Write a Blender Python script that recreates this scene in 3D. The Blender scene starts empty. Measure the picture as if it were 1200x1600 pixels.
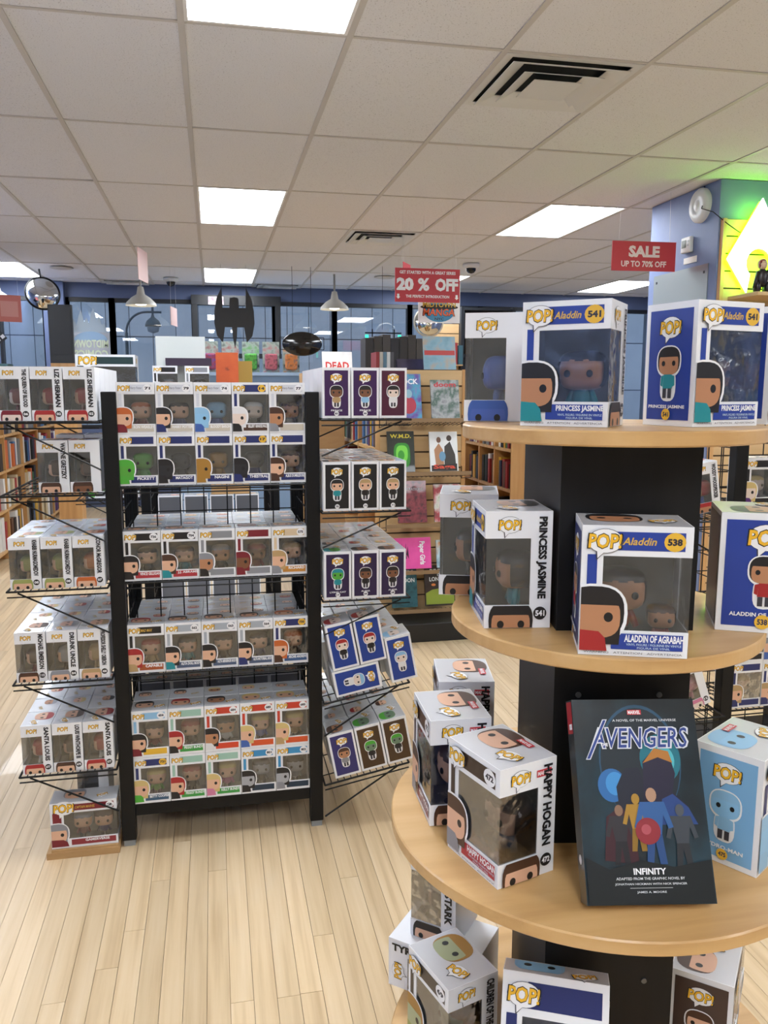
import bpy, bmesh, math, random
from mathutils import Vector, Matrix
random.seed(7)
SC = bpy.context.scene
COL = SC.collection
R = math.radians
# ------------------------------------------------------------------ camera
CAMZ = 1.50
yaw, pitch, roll = R(11.75), R(8.54), R(0.07)
fw = Vector((math.sin(yaw)*math.cos(pitch), math.cos(yaw)*math.cos(pitch), -math.sin(pitch)))
r0 = Vector((math.cos(yaw), -math.sin(yaw), 0)); u0 = r0.cross(fw)
rt = r0*math.cos(roll)+u0*math.sin(roll); up = u0*math.cos(roll)-r0*math.sin(roll)
cd = bpy.data.cameras.new('camera'); cam = bpy.data.objects.new('camera', cd); COL.objects.link(cam)
cd.sensor_fit = 'VERTICAL'; cd.sensor_height = 36; cd.lens = 1276/1600*36
cd.clip_start = .02; cd.clip_end = 200
cam.matrix_world = Matrix(((rt.x, up.x, -fw.x, 0), (rt.y, up.y, -fw.y, 0), (rt.z, up.z, -fw.z, CAMZ), (0, 0, 0, 1)))
SC.camera = cam
# ------------------------------------------------------------------ world, exposure
wd = bpy.data.worlds.new('sky'); SC.world = wd; wd.use_nodes = True
wb = wd.node_tree.nodes['Background']; wb.inputs[0].default_value = (.56, .64, .76, 1); wb.inputs[1].default_value = 1.5
vs = SC.view_settings; vs.view_transform = 'Standard'; vs.look = 'None'; vs.gamma = 1; vs.use_curve_mapping = False
vs.exposure = 0.0
PANEL = 21.0          # radiance of the ceiling light panels
# ------------------------------------------------------------------ materials
def lin(h):
    if isinstance(h, str):
        h = h.lstrip('#'); h = [int(h[i:i+2], 16)/255 for i in (0, 2, 4)]
    return tuple((c/12.92 if c <= .04045 else ((c+.055)/1.055)**2.4) for c in h)
MC = {}
def mat(h, rough=.55, metal=0, spec=.5, emit=0, coat=0):
    k = (h, rough, metal, spec, emit, coat)
    if k in MC: return MC[k]
    m = bpy.data.materials.new('paint_'+h.strip('#')); m.use_nodes = True
    b = m.node_tree.nodes['Principled BSDF']; c = lin(h)
    b.inputs['Base Color'].default_value = (*c, 1); b.inputs['Roughness'].default_value = rough
    b.inputs['Metallic'].default_value = metal; b.inputs['Specular IOR Level'].default_value = spec
    b.inputs['Coat Weight'].default_value = coat
    if emit:
        b.inputs['Emission Color'].default_value = (*c, 1); b.inputs['Emission Strength'].default_value = emit
    MC[k] = m
    return m
def nodes(name):
    m = bpy.data.materials.new(name); m.use_nodes = True
    nt = m.node_tree; return m, nt, nt.nodes['Principled BSDF'], lambda t: nt.nodes.new(t), lambda a, b: nt.links.new(a, b)
def noise_mat(name, cols, scale=(5, 5, 5), rough=.5, detail=4, coord='Object', rnd=0, bump=0, pos=None, spec=.5, coat=0):
    """colour ramp over stretched noise; rnd = brightness spread between objects and loose pieces"""
    m, nt, b, N, L = nodes(name)
    tc = N('ShaderNodeTexCoord'); mp = N('ShaderNodeMapping'); mp.inputs['Scale'].default_value = scale
    L(N('ShaderNodeNewGeometry').outputs['Position'] if coord == 'World' else tc.outputs[coord], mp.inputs[0])
    nz = N('ShaderNodeTexNoise'); nz.inputs['Scale'].default_value = 1; nz.inputs['Detail'].default_value = detail
    oi = N('ShaderNodeObjectInfo')
    if rnd:
        ge = N('ShaderNodeNewGeometry'); ad = N('ShaderNodeMath'); ad.operation = 'ADD'
        L(oi.outputs['Random'], ad.inputs[0]); L(ge.outputs['Random Per Island'], ad.inputs[1])
        fr = N('ShaderNodeMath'); fr.operation = 'FRACT'; L(ad.outputs[0], fr.inputs[0])
        sh = N('ShaderNodeVectorMath'); sh.operation = 'ADD'; L(mp.outputs[0], sh.inputs[0])
        cx = N('ShaderNodeCombineXYZ'); ml = N('ShaderNodeMath'); ml.operation = 'MULTIPLY'; ml.inputs[1].default_value = 37
        L(fr.outputs[0], ml.inputs[0]); L(ml.outputs[0], cx.inputs[0]); L(ml.outputs[0], cx.inputs[2]); L(cx.outputs[0], sh.inputs[1])
        L(sh.outputs[0], nz.inputs['Vector'])
    else: L(mp.outputs[0], nz.inputs['Vector'])
    rp = N('ShaderNodeValToRGB'); e = rp.color_ramp.elements
    while len(e) < len(cols): e.new(.5)
    for i, c in enumerate(cols):
        e[i].position = pos[i] if pos else .28+.44*i/(len(cols)-1); e[i].color = (*lin(c), 1)
    L(nz.outputs[0], rp.inputs[0])
    if rnd:
        mr = N('ShaderNodeMapRange'); mr.inputs[3].default_value = 1-rnd; mr.inputs[4].default_value = 1+rnd*.55
        L(fr.outputs[0], mr.inputs[0])
        hs = N('ShaderNodeHueSaturation'); L(mr.outputs[0], hs.inputs['Value']); L(rp.outputs[0], hs.inputs['Color'])
        L(hs.outputs[0], b.inputs['Base Color'])
    else: L(rp.outputs[0], b.inputs['Base Color'])
    b.inputs['Roughness'].default_value = rough; b.inputs['Specular IOR Level'].default_value = spec; b.inputs['Coat Weight'].default_value = coat
    if bump:
        bp = N('ShaderNodeBump'); bp.inputs['Strength'].default_value = bump; bp.inputs['Distance'].default_value = .004
        L(nz.outputs[0], bp.inputs['Height']); L(bp.outputs[0], b.inputs['Normal'])
    return m
def film_mat(name, base=.07, rough=.06, tint=(.93, .94, .95), bump=.25, scale=28):
    m, nt, b, N, L = nodes(name); nt.nodes.remove(b); out = nt.nodes['Material Output']
    tr = N('ShaderNodeBsdfTransparent'); tr.inputs[0].default_value = (*tint, 1)
    gl = N('ShaderNodeBsdfGlossy'); gl.inputs['Roughness'].default_value = rough
    lw = N('ShaderNodeLayerWeight'); lw.inputs[0].default_value = .35
    mr = N('ShaderNodeMapRange'); mr.inputs[3].default_value = base; mr.inputs[4].default_value = .75; L(lw.outputs['Fresnel'], mr.inputs[0])
    mx = N('ShaderNodeMixShader'); L(mr.outputs[0], mx.inputs[0]); L(tr.outputs[0], mx.inputs[1]); L(gl.outputs[0], mx.inputs[2])
    if bump:
        nz = N('ShaderNodeTexNoise'); nz.inputs['Scale'].default_value = scale
        tc = N('ShaderNodeTexCoord'); L(tc.outputs['Object'], nz.inputs['Vector'])
        bp = N('ShaderNodeBump'); bp.inputs['Strength'].default_value = bump; bp.inputs['Distance'].default_value = .01
        L(nz.outputs[0], bp.inputs['Height']); L(bp.outputs[0], gl.inputs['Normal'])
    L(mx.outputs[0], out.inputs[0])
    return m
WHITE, BLACK, YEL = '#f2f3f6', '#17171a', '#e8b93c'
CARD = mat('#eef0f4', .38, coat=.15); CARDTOP = mat('#d5d8dd', .22, coat=.4)
BLACKMET = mat('#0c0d0f', .45, spec=.3); DARKCOL = noise_mat('black_laminate', ['#0a0b0d', '#121316'], (40, 40, 2), .5, spec=.3)
FILM = film_mat('clear_plastic_film'); GLASS = film_mat('window_glass', .05, .0, (.86, .9, .95), 0)
MAPLE = noise_mat('maple_plank', ['#b79a74', '#d3ba94', '#dcc6a4'], (42, 1.7, 10), .34, 5, coord='World', rnd=.13, bump=.02, coat=.12, pos=[.2, .5, .75])
BIRCH = noise_mat('birch_board', ['#bd935c', '#d0a76e', '#d8b27c'], (2.2, 26, 26), .4, 5, coat=.1)
BIRCHV = noise_mat('birch_upright', ['#b98a54', '#cb9c64', '#d3a873'], (20, 20, 1.4), .45, 5)
TILE = noise_mat('pitted_ceiling_tile', ['#94938f', '#dddee0', '#e2e3e5'], (190, 190, 190), .9, 2, coord='World', pos=[.27, .36, .7], rnd=.03)
BLUEW = noise_mat('blue_wall_paint', ['#6f81ab', '#7a8cb6'], (3, 3, 3), .6)
KRAFT = noise_mat('kraft_card', ['#b08a5c', '#bd9868'], (8, 8, 30), .7)
# ------------------------------------------------------------------ object helpers
def link(o, parent=None):
    COL.objects.link(o)
    if parent: o.parent = parent
    return o
def tag(o, label=None, cat=None, group=None, kind=None):
    if label: o['label'] = label
    if cat: o['category'] = cat
    if group: o['group'] = group
    if kind: o['kind'] = kind
    return o
def empty(name, loc=(0, 0, 0), rz=0, label=None, cat=None, group=None, rot=None):
    o = bpy.data.objects.new(name, None); o.empty_display_size = .05; link(o)
    o.location = loc; o.rotation_euler = rot or (0, 0, rz)
    return tag(o, label, cat, group)
class MB:
    """collects shapes into one mesh"""
    def __init__(s): s.v, s.f, s.m, s.mats = [], [], [], []
    def slot(s, m):
        if m not in s.mats: s.mats.append(m)
        return s.mats.index(m)
    def add(s, vs_, fs, m=None):
        b = len(s.v); s.v += [tuple(v) for v in vs_]; k = s.slot(m) if m else 0
        for f in fs: s.f.append([b+i for i in f]); s.m.append(k)
        return s
    def box(s, x0, x1, y0, y1, z0, z1, m=None):
        return s.add([(x0, y0, z0), (x1, y0, z0), (x1, y1, z0), (x0, y1, z0), (x0, y0, z1), (x1, y0, z1), (x1, y1, z1), (x0, y1, z1)],
                     [(0, 3, 2, 1), (4, 5, 6, 7), (0, 1, 5, 4), (1, 2, 6, 5), (2, 3, 7, 6), (3, 0, 4, 7)], m)
    def rod(s, a, b, r=.002, n=6, m=None, r2=None):
        a, b = Vector(a), Vector(b); d = (b-a).normalized()
        x = d.orthogonal().normalized(); y = d.cross(x); r2 = r if r2 is None else r2
        vs_ = [p+(x*math.cos(2*math.pi*i/n)+y*math.sin(2*math.pi*i/n))*q for p, q in ((a, r), (b, r2)) for i in range(n)]
        return s.add(vs_, [(i, (i+1) % n, n+(i+1) % n, n+i) for i in range(n)]+[tuple(range(n))[::-1], tuple(range(n, 2*n))], m)
    def path(s, pts, r=.002, n=6, m=None):
        for a, b in zip(pts, pts[1:]): s.rod(a, b, r, n, m)
        return s
    def lathe(s, prof, n=32, m=None, c=(0, 0, 0)):
        k = len(prof); vs_ = [(c[0]+r*math.cos(2*math.pi*i/n), c[1]+r*math.sin(2*math.pi*i/n), c[2]+z) for i in range(n) for r, z in prof]
        return s.add(vs_, [(i*k+j, ((i+1) % n)*k+j, ((i+1) % n)*k+j+1, i*k+j+1) for i in range(n) for j in range(k-1)], m)
    def prism(s, pts, y0, y1, m=None):
        """polygon in x,z extruded along y"""
        n = len(pts)
        return s.add([(x, y0, z) for x, z in pts]+[(x, y1, z) for x, z in pts],
                     [tuple(range(n)), tuple(range(2*n-1, n-1, -1))]+[(i, n+i, n+(i+1) % n, (i+1) % n) for i in range(n)], m)
    def sup(s, c, rad, e=.55, n=14, k=9, m=None, keep=None):
        """rounded-block ellipsoid"""
        pw = lambda t: math.copysign(abs(t)**e, t)
        vs_ = []
        for j in range(k+1):
            a = -math.pi/2+math.pi*j/k
            for i in range(n):
                t = 2*math.pi*i/n
                vs_.append((c[0]+rad[0]*pw(math.cos(a))*pw(math.cos(t)), c[1]+rad[1]*pw(math.cos(a))*pw(math.sin(t)), c[2]+rad[2]*pw(math.sin(a))))
        fs = [(j*n+i, j*n+(i+1) % n, (j+1)*n+(i+1) % n, (j+1)*n+i) for j in range(k) for i in range(n)]
        if keep:
            def mid(f): return [sum(vs_[q][a] for q in f)/4 for a in range(3)]
            fs = [f for f in fs if keep(*mid(f))]
        return s.add(vs_, fs, m)
    def mesh(s, name, smooth=False):
        me = bpy.data.meshes.new(name); me.from_pydata(s.v, [], s.f)
        for m in s.mats: me.materials.append(m)
        if len(s.mats) > 1: me.polygons.foreach_set('material_index', s.m)
        if smooth: me.polygons.foreach_set('use_smooth', [True]*len(s.f))
        me.update(); return me
    def obj(s, name, m=None, parent=None, smooth=False, bevel=0):
        if m: s.mats = [m]; s.m = [0]*len(s.f)
        o = link(bpy.data.objects.new(name, s.mesh(name, smooth)), parent)
        if bevel:
            b = o.modifiers.new('bevel', 'BEVEL'); b.width = bevel; b.segments = 2; b.limit_method = 'ANGLE'
        return o
def inst(name, me, parent, mats=None, loc=None, scale=None, rot=None):
    o = link(bpy.data.objects.new(name, me), parent)
    if mats:
        for i, m in enumerate(mats):
            o.material_slots[i].link = 'OBJECT'; o.material_slots[i].material = m
    if loc: o.location = loc
    if scale: o.scale = scale
    if rot: o.rotation_euler = rot
    return o
# ------------------------------------------------------------------ flat print: polygons and lettering laid on a face
TX = {}
def text_geo(body, bold):
    k = (body, bold)
    if k not in TX:
        c = bpy.data.curves.new('lettering', 'FONT'); c.body = body; c.resolution_u = 2; c.offset = bold
        o = bpy.data.objects.new('lettering', c); me = bpy.data.meshes.new_from_object(o)
        v = [(p.co.x, p.co.y) for p in me.vertices]; f = [tuple(p.vertices) for p in me.polygons]
        bpy.data.objects.remove(o); bpy.data.curves.remove(c); bpy.data.meshes.remove(me)
        if v:
            x0, x1 = min(a for a, _ in v), max(a for a, _ in v); y0, y1 = min(b for _, b in v), max(b for _, b in v)
            v = [((a-(x0+x1)/2)/(x1-x0), (b-(y0+y1)/2)/(y1-y0)) for a, b in v]
        TX[k] = (v, f)
    return TX[k]
def T(body, cx, cy, w, h, rgb, rot=0, bold=.02, slant=0): return ('t', body, cx, cy, w, h, rgb, rot, bold, slant)
def P(pts, rgb): return ('p', pts, rgb)
def rect(x0, x1, y0, y1, rgb): return P([(x0, y0), (x1, y0), (x1, y1), (x0, y1)], rgb)
def oval(cx, cy, a, b, n=24, e=1., t0=0, t1=2*math.pi):
    pw = lambda t: math.copysign(abs(t)**e, t)
    full = abs(t1-t0-2*math.pi) < 1e-6
    return [(cx+a*pw(math.cos(t0+(t1-t0)*i/(n if full else n-1))), cy+b*pw(math.sin(t0+(t1-t0)*i/(n if full else n-1)))) for i in range(n)]
def clip(pts, x0, x1, y0, y1):
    for ax, lim, s in ((0, x0, 1), (0, x1, -1), (1, y0, 1), (1, y1, -1)):
        out = []
        for i, p in enumerate(pts):
            q = pts[i-1]; ip = (p[ax]-lim)*s >= 0; iq = (q[ax]-lim)*s >= 0
            if ip != iq:
                t = (lim-q[ax])/(p[ax]-q[ax]); out.append((q[0]+(p[0]-q[0])*t, q[1]+(p[1]-q[1])*t))
            if ip: out.append(p)
        pts = out
        if not pts: return []
    return pts
def prnt(name, parent, M, layers, step=.00012, base=.0004):
    mb = MB(); e = base
    for l in layers:
        e += step
        if l[0] == 'p':
            if len(l[1]) > 2: mb.add([M(a, b, e) for a, b in l[1]], [tuple(range(len(l[1])))], mat(l[2], .4))
        else:
            _, body, cx, cy, w, h, rgb, rot, bold, sl = l; v, f = text_geo(body, bold)
            c, s_ = math.cos(rot), math.sin(rot); q = []
            for a, b in v:
                a, b = a*w+b*h*sl, b*h; q.append(M(cx+a*c-b*s_, cy+a*s_+b*c, e))
            mb.add(q, f, mat(rgb, .4))
    return mb.obj(name, None, parent)
def logo(cx, cy, w, rot=0, simple=False):
    """speech bubble with POP!"""
    c, s = math.cos(rot), math.sin(rot)
    tr = lambda pts: [(cx+x*c-y*s, cy+x*s+y*c) for x, y in pts]
    o = lambda k: tr(oval(0, 0, w*.5*k, w*.36*k, 22))
    tail = lambda k: tr([(-w*.25*k, -w*.2), (w*.02*k, -w*.3), (-w*.22*k, -w*.55*k)])
    L_ = [] if simple else [P(o(1.04), '#3a3a46'), P(tail(1.08), '#3a3a46')]
    L_ += [P(o(1), WHITE), P(tail(.95), WHITE)]
    L_ += [T('POP!', cx, cy, w*1.02, w*.5, BLACK, rot, .05, .06), T('POP!', cx, cy, w*.95, w*.44, '#f0bb30', rot, .03, .06)]
    return L_
def headart(cx, cy, s, hair, skin, box, eyes=(1, -1), outline=True, long=False):
    """plain printed head: white rim, hair, face, dot eyes"""
    L_ = []
    k = lambda pts: clip(pts, *box)
    if outline: L_.append(P(k(oval(cx, cy, s*.6, s*.57, 26, .8)), WHITE))
    L_.append(P(k(oval(cx, cy+s*.02, s*.54, s*.5, 26, .75)), hair))
    if long: L_.append(P(k([(cx-s*.5, cy), (cx+s*.5, cy), (cx+s*.46, cy-s*.6), (cx-s*.46, cy-s*.6)]), hair))
    f = oval(cx, cy-s*.08, s*.47, s*.4, 26, .7); f = [(x, min(y, cy+s*.16)) for x, y in f]
    L_.append(P(k(f), skin))
    for e in eyes: L_.append(P(k(oval(cx+e*s*.25, cy-s*.07, s*.085, s*.095, 14)), BLACK))
    return L_
def figart(cx, cy, s, hair, skin, cloth):
    """plain printed doll, s = full height"""
    b = (-9, 9, -9, 9); L_ = [P(oval(cx, cy-s*.22, s*.2, s*.3, 20, .7), WHITE)]
    L_ += headart(cx, cy+s*.22, s*.52, hair, skin, b)
    L_ += [P([(cx-s*.1, cy-s*.02), (cx+s*.1, cy-s*.02), (cx+s*.12, cy-s*.28), (cx-s*.12, cy-s*.28)], cloth),
           P([(cx-s*.17, cy-s*.05), (cx-s*.1, cy-s*.03), (cx-s*.12, cy-s*.25), (cx-s*.18, cy-s*.22)], cloth),
           P([(cx+s*.17, cy-s*.05), (cx+s*.1, cy-s*.03), (cx+s*.12, cy-s*.25), (cx+s*.18, cy-s*.22)], cloth),
           rect(cx-s*.11, cx-s*.02, cy-s*.46, cy-s*.28, '#3b3a42'), rect(cx+s*.02, cx+s*.11, cy-s*.46, cy-s*.28, '#3b3a42')]
    return L_
# ================================================================== ROOM
CZ = 2.795; GX, GY, TW, TD = -.682, 3.221, .61, 1.22
XL, XR, YB, YF = -2.52, 6.45, 10.9, -2.9
def structure(o): o['kind'] = 'structure'; return o
# floor: a sub-floor with separate maple planks lying along the shop
fl = structure(MB().box(XL, XR, YF, YB, -.12, -.012).obj('floor', mat('#7a5c3a', .8)))
pm = MB().box(-.5, .5, 0, 1, -.012, 0, MAPLE).mesh('plank')
PW = .0572; planks = []
for i in range(int((XL-.1)/PW), int((XR)/PW)):
    y = YF-random.random()*1.5
    while y < YB:
        l = random.choice((.7, .95, 1.25, 1.6, 1.9)); a, b = max(y, YF), min(y+l, YB)
        if b-a > .05 and XL < i*PW < XR-PW: planks.append((i*PW+PW/2, a, b))
        y += l
def seen(p):
    x, a, b = p; m = (a+b)/2
    return abs(x+.45)/1.15+abs(m-2.6)/1.9
planks.sort(key=seen)
for x, a, b in planks[:300]:
    o = inst('plank', pm, fl, None, (x, a, 0), (PW-.0012, b-a-.0012, 1))
st = MB()
for x, a, b in planks[300:]: st.box(x-PW/2+.0006, x+PW/2-.0006, a+.0006, b-.0006, -.012, 0)
tag(st.obj('plank_field', MAPLE, fl), kind='stuff')
# ceiling: slab, T-bar grid, tiles, light panels, diffusers
ce = structure(MB().box(XL, XR, YF, YB, 2.86, 2.92).obj('ceiling', mat('#4a4744', .9)))
tm = MB().box(-.5, .5, -.5, .5, 0, .015, TILE).mesh('tile')
LIGHTS = {(i, j) for i in (-3, 1, 5, 9) for j in (-4, -1, 2, 5)}
VENTS = {(3, 0), (3, 3), (2, 6), (-1, 6), (7, 1)}
BAR = mat('#c4c1bb', .5)
def cell(i, j): return GX+i*TW, GX+(i+1)*TW, max(GY+j*TD, YF), min(GY+(j+1)*TD, YB)
for i in range(-3, 12):
    for j in range(-5, 7):
        x0, x1, y0, y1 = cell(i, j); x0 = max(x0, XL); x1 = min(x1, XR)
        if (i, j) in LIGHTS or x1-x0 < .1 or y1-y0 < .1: continue
        if (i, j) in VENTS:
            y0 = y0+TW
            if y1-y0 < .1: continue
        dz = random.choice((0, 0, 0, .001, .002))
        inst('tile', tm, ce, None, ((x0+x1)/2, (y0+y1)/2, CZ+.003+dz), (x1-x0-.008, y1-y0-.008, 1), (R(random.uniform(-.12, .12)), R(random.uniform(-.2, .2)), 0))
for i in range(-3, 13):
    x = GX+i*TW
    if XL-.01 < x < XR: MB().box(max(x-.012, XL), x+.012, YF, YB, CZ-.002, CZ+.03).obj('grid_bar', BAR, ce)
for j in range(-5, 7):
    y = GY+j*TD
    if YF < y < YB: MB().box(XL, XR, y-.009, y+.009, CZ-.001, CZ+.03).obj('grid_bar', BAR, ce)
LP = mat('#f4f9ff', .5, emit=PANEL); rim = mat('#e9e9e6', .5)
lamp_txt = {1: 'above the aisle over the wire rack', 5: 'in the tile column beside the blue pillar', -3: 'in the tile column over the wall bookcase', 9: 'beyond the blue pillar'}
for (i, j) in sorted(LIGHTS):
    x0, x1, y0, y1 = cell(i, j); x1 = min(x1, XR-.01)
    t = empty('ceiling_light', ((x0+x1)/2, (y0+y1)/2, CZ), 0, 'white ceiling light %s, %s row from the windows' % (lamp_txt[i], {5: 'first', 2: 'second', -1: 'third', -4: 'fourth'}[j]), 'ceiling light', 'fluorescent ceiling panels')
    a, b = (x1-x0)/2-.013, (y1-y0)/2-.011
    m = MB()
    for s in (-1, 1): m.box(s*a-.012, s*a+.012, -b, b, -.001, .05); m.box(-a, a, s*b-.012, s*b+.012, -.0005, .05)
    m.obj('frame', rim, t)
    MB().box(-a+.012, a-.012, -b+.012, b-.012, .008, .012).obj('diffuser', LP, t)
vn = ['above the round tower, stepped and dusty', 'over the aisle by the percent-off sign', 'against the street windows behind the oval sign', 'against the street windows above the convex mirror', 'above the pillar side']
VM = mat('#d6d8d6', .4, .1); VD = mat('#2a2c2c', .8)
for n, (i, j) in enumerate([(3, 0), (3, 3), (2, 6), (-1, 6), (7, 1)]):
    x0, x1, y0, y1 = cell(i, j); y1 = y0+TW if j < 6 else y1
    t = empty('air_diffuser', ((x0+x1)/2, (y0+y1)/2, CZ), 0, 'square metal ceiling air diffuser '+vn[n], 'air vent', 'ceiling air diffusers')
    hx, hy = (x1-x0)/2-.012, (y1-y0)/2-.01
    MB().box(-hx, hx, -hy, hy, .03, .035).obj('dark_throat', VD, t)
    for q, (o_, i_, zo, zi) in enumerate(((1, .88, 0, .002), (.86, .62, -.014, .01), (.6, .38, -.02, .006), (.36, .0, -.02, -.018))):
        m = MB(); v = []
        for s, z in ((o_, zo), (max(i_, .001), zi)): v += [(-hx*s, -hy*s, z), (hx*s, -hy*s, z), (hx*s, hy*s, z), (-hx*s, hy*s, z)]
        m.add(v, [(k, (k+1) % 4, 4+(k+1) % 4, 4+k) for k in range(4)]+([(4, 5, 6, 7)] if i_ == 0 else []))
        o = m.obj('louvre_ring', VM, t); sd = o.modifiers.new('s', 'SOLIDIFY'); sd.thickness = .003
# walls
structure(MB().box(XL-.1, XL, YF, YB, 0, 2.9).obj('wall_left', BLUEW))
structure(MB().box(XR, XR+.1, YF, YB, 0, 2.9).obj('wall_right', BLUEW))
structure(MB().box(XL-.1, XR+.1, YF-.1, YF, 0, 2.9).obj('wall_front', mat('#b9b4aa', .8)))
NAVY = mat('#4b5878', .6); DKF = mat('#15181d', .4)
SILL, HEAD = 1.0, 2.62
m = MB(); m.box(XL, XR, YB, YB+.2, 0, SILL); m.box(XL, XR, YB, YB+.2, HEAD, 2.9)
wb_ = structure(m.obj('wall_back', NAVY))
MB().box(-1.98, -1.74, YB-.12, YB-.001, 0, 2.79).obj('pier', NAVY, wb_)
mull = [XL, -1.98, -1.74, -1.2, -.2, .82, 1.6, 2.62, 3.6, 4.6, 5.6, XR]
for n, (a, b) in enumerate(zip(mull, mull[1:])):
    t = structure(empty('window_%d' % (n+1), ((a+b)/2, YB+.04, SILL))); w = (b-a)/2; hh = HEAD-SILL
    for s in (-1, 1): MB().box(s*w-.035, s*w+.035, -.04, .06, 0, hh).obj('mullion', DKF, t)
    for z in (0, hh-.05): MB().box(-w+.035, w-.035, -.03, .05, z, z+.05).obj('rail', DKF, t)
    MB().box(-w+.035, w-.035, .008, .014, .05, hh-.05).obj('pane', GLASS, t)
# street outside: pavement and the panelled building opposite, with a lamp post
structure(MB().box(-14, 20, YB+.2, 40, -.2, -.05).obj('street_ground', noise_mat('asphalt', ['#55585c', '#64676b'], (3, 3, 3), .9)))
fb = tag(empty('street_building', (0, 24, 0)), 'pale grey panelled building facade across the street', 'building')
MB().box(-9, 15, .03, 1, -.05, 9).obj('backing', mat('#4d565f', .8), fb)
fp = MB().box(-.5, .5, 0, .04, 0, 1, noise_mat('facade_panel', ['#aeb9c4', '#bcc6cf'], (2, 2, 2), .6, rnd=.05)).mesh('facade_panel')
for c in range(38):
    for r_ in range(6):
        if c*.62-8.7 > 13: continue
        inst('facade_panel', fp, fb, None, (c*.62-8.7, 0, r_*1.45+.05), (.6, 1, 1.42))
t = tag(empty('street_lamp', (-1.33, 14, -.05)), 'dark street lamp with curved arm seen through the window', 'street lamp')
TEAL = mat('#2c4450', .5)
MB().rod((0, 0, 0), (0, 0, 2.45), .04, 10, None, .025).obj('post', TEAL, t)
m = MB(); pts = [(.33-.33*math.cos(a), 0, 2.45+.33*math.sin(a)) for a in [math.pi/2*k/9 for k in range(10)]]; m.path(pts+[(.56, 0, 2.78)], .018, 8); m.rod((.42, 0, 2.76), (.42, 0, 2.86), .02); m.obj('arm', TEAL, t)
MB().lathe([(.015, .0), (.03, -.06), (.1, -.12), (.125, -.18), (.125, -.21), (.1, -.21)], 16, None, (.42, 0, 2.76)).obj('hood', TEAL, t, True)
MB().lathe([(.1, -.21), (.085, -.29), (0, -.32)], 16, None, (.42, 0, 2.76)).obj('globe', mat('#8fa0ab', .3), t, True)
# blue pillar on the right, slatwall in front
pl = structure(MB().box(3.13, 6.44, 4.78, 5.6, 0, 2.794).obj('wall_pillar', BLUEW))
SLW = noise_mat('slatwall_board', ['#c8a676', '#d4b486'], (2, 20, 20), .5)
def slats(name, label, x0, x1, y, z0, z1, pitch, group=None):
    """board of horizontal slats facing -Y with recessed grooves"""
    t = tag(empty(name, ((x0+x1)/2, y, z0)), label, 'slatwall', group); w = (x1-x0)/2
    MB().box(-w, w, .012, .03, 0, z1-z0).obj('backing', mat('#4a3a28', .8), t)
    n = int((z1-z0)/pitch); h = (z1-z0)/n; sm = MB().box(-w, w, 0, .012, .005, h-.005, SLW).mesh('slat')
    for k in range(n): inst('slat', sm, t, None, (0, 0, k*h))
    for s in (-1, 1): MB().box(s*(w+.012)-.012, s*(w+.012)+.012, -.004, .03, 0, z1-z0).obj('edge_trim', BIRCHV, t)
    return t
slats('slatwall', 'wooden slatwall on the blue pillar behind the lit diamond sign', 3.165, 4.9, 4.748, .02, 2.555, .105)
t = tag(empty('wall_speaker', (3.13, 4.975, 2.675)), 'round white ceiling speaker mounted on the blue pillar', 'speaker'); t.rotation_euler = (0, R(-90), 0)
MB().lathe([(.108, 0), (.108, .02), (.098, .032), (.05, .04), (.045, .036), (.025, .04), (0, .044)], 32).obj('grille', mat('#dfe3e4', .4), t, True)
t = tag(empty('thermostat', (3.13, 5.1, 2.45)), 'small white thermostat with grey screen on the blue pillar', 'thermostat')
MB().box(-.03, -.0005, -.055, .055, -.05, .05).obj('body', mat('#e6e8ea', .4), t, bevel=.008)
MB().box(-.0325, -.03, -.01, .04, -.018, .03).obj('screen', mat('#6d7a70', .3), t)
for k in range(2): MB().box(-.034, -.03, -.042, -.024, -.01+k*.022, .004+k*.022).obj('button', mat('#b4b8ba', .4), t)
tag(MB().box(3.126, 3.1295, 5.0, 5.15, 2.33, 2.37).obj('paper_label', mat('#f2f2f0', .6)), 'white paper note under the thermostat', 'note')
t = tag(empty('metal_plate', (3.13, 5.15, 1.74)), 'grey brushed metal plate screwed to the blue pillar', 'plate')
MB().box(-.006, -.0005, -.29, .37, 0, .56).obj('plate', mat('#9aa3a6', .35, .7), t)
for y in (-.25, .33):
    for z in (.05, .51): MB().box(-.009, -.006, y-.008, y+.008, z-.008, z+.008).obj('screw', mat('#3d4143', .4, .6), t)
tag(MB().path([(3.125, 4.95, 2.79), (3.12, 4.94, 2.7), (3.08, 4.9, 2.64), (3.1, 4.8, 2.6), (3.16, 4.735, 2.52), (3.24, 4.725, 2.47), (3.3, 4.715, 2.47)], .003).obj('power_cord', BLACKMET), 'thin black cord running from the ceiling to the lit diamond', 'cord')
# lit diamond sign
t = tag(empty('diamond_sign', (3.36, 4.7, 2.3)), 'white glowing diamond sign with green backlight on the slatwall', 'lit sign')
D_ = [(-.222, 0), (0, .37), (.222, 0), (.075, -.2)]+[(.09*math.cos(R(a)), -.02+.09*math.sin(R(a))) for a in range(-50, 231, 20)]+[(-.075, -.2)]
def ngon_prism(pts, y0, y1):
    bm = bmesh.new(); vs_ = [bm.verts.new((x, y0, z)) for x, z in pts]; f = bm.faces.new(vs_)
    ex = bmesh.ops.extrude_face_region(bm, geom=[f]); bmesh.ops.translate(bm, vec=(0, y1-y0, 0), verts=[v for v in ex['geom'] if isinstance(v, bmesh.types.BMVert)])
    bmesh.ops.triangulate(bm, faces=[f for f in bm.faces if len(f.verts) > 4]); bmesh.ops.recalc_face_normals(bm, faces=bm.faces)
    me = bpy.data.meshes.new('shape'); bm.to_mesh(me); bm.free(); return me
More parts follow.
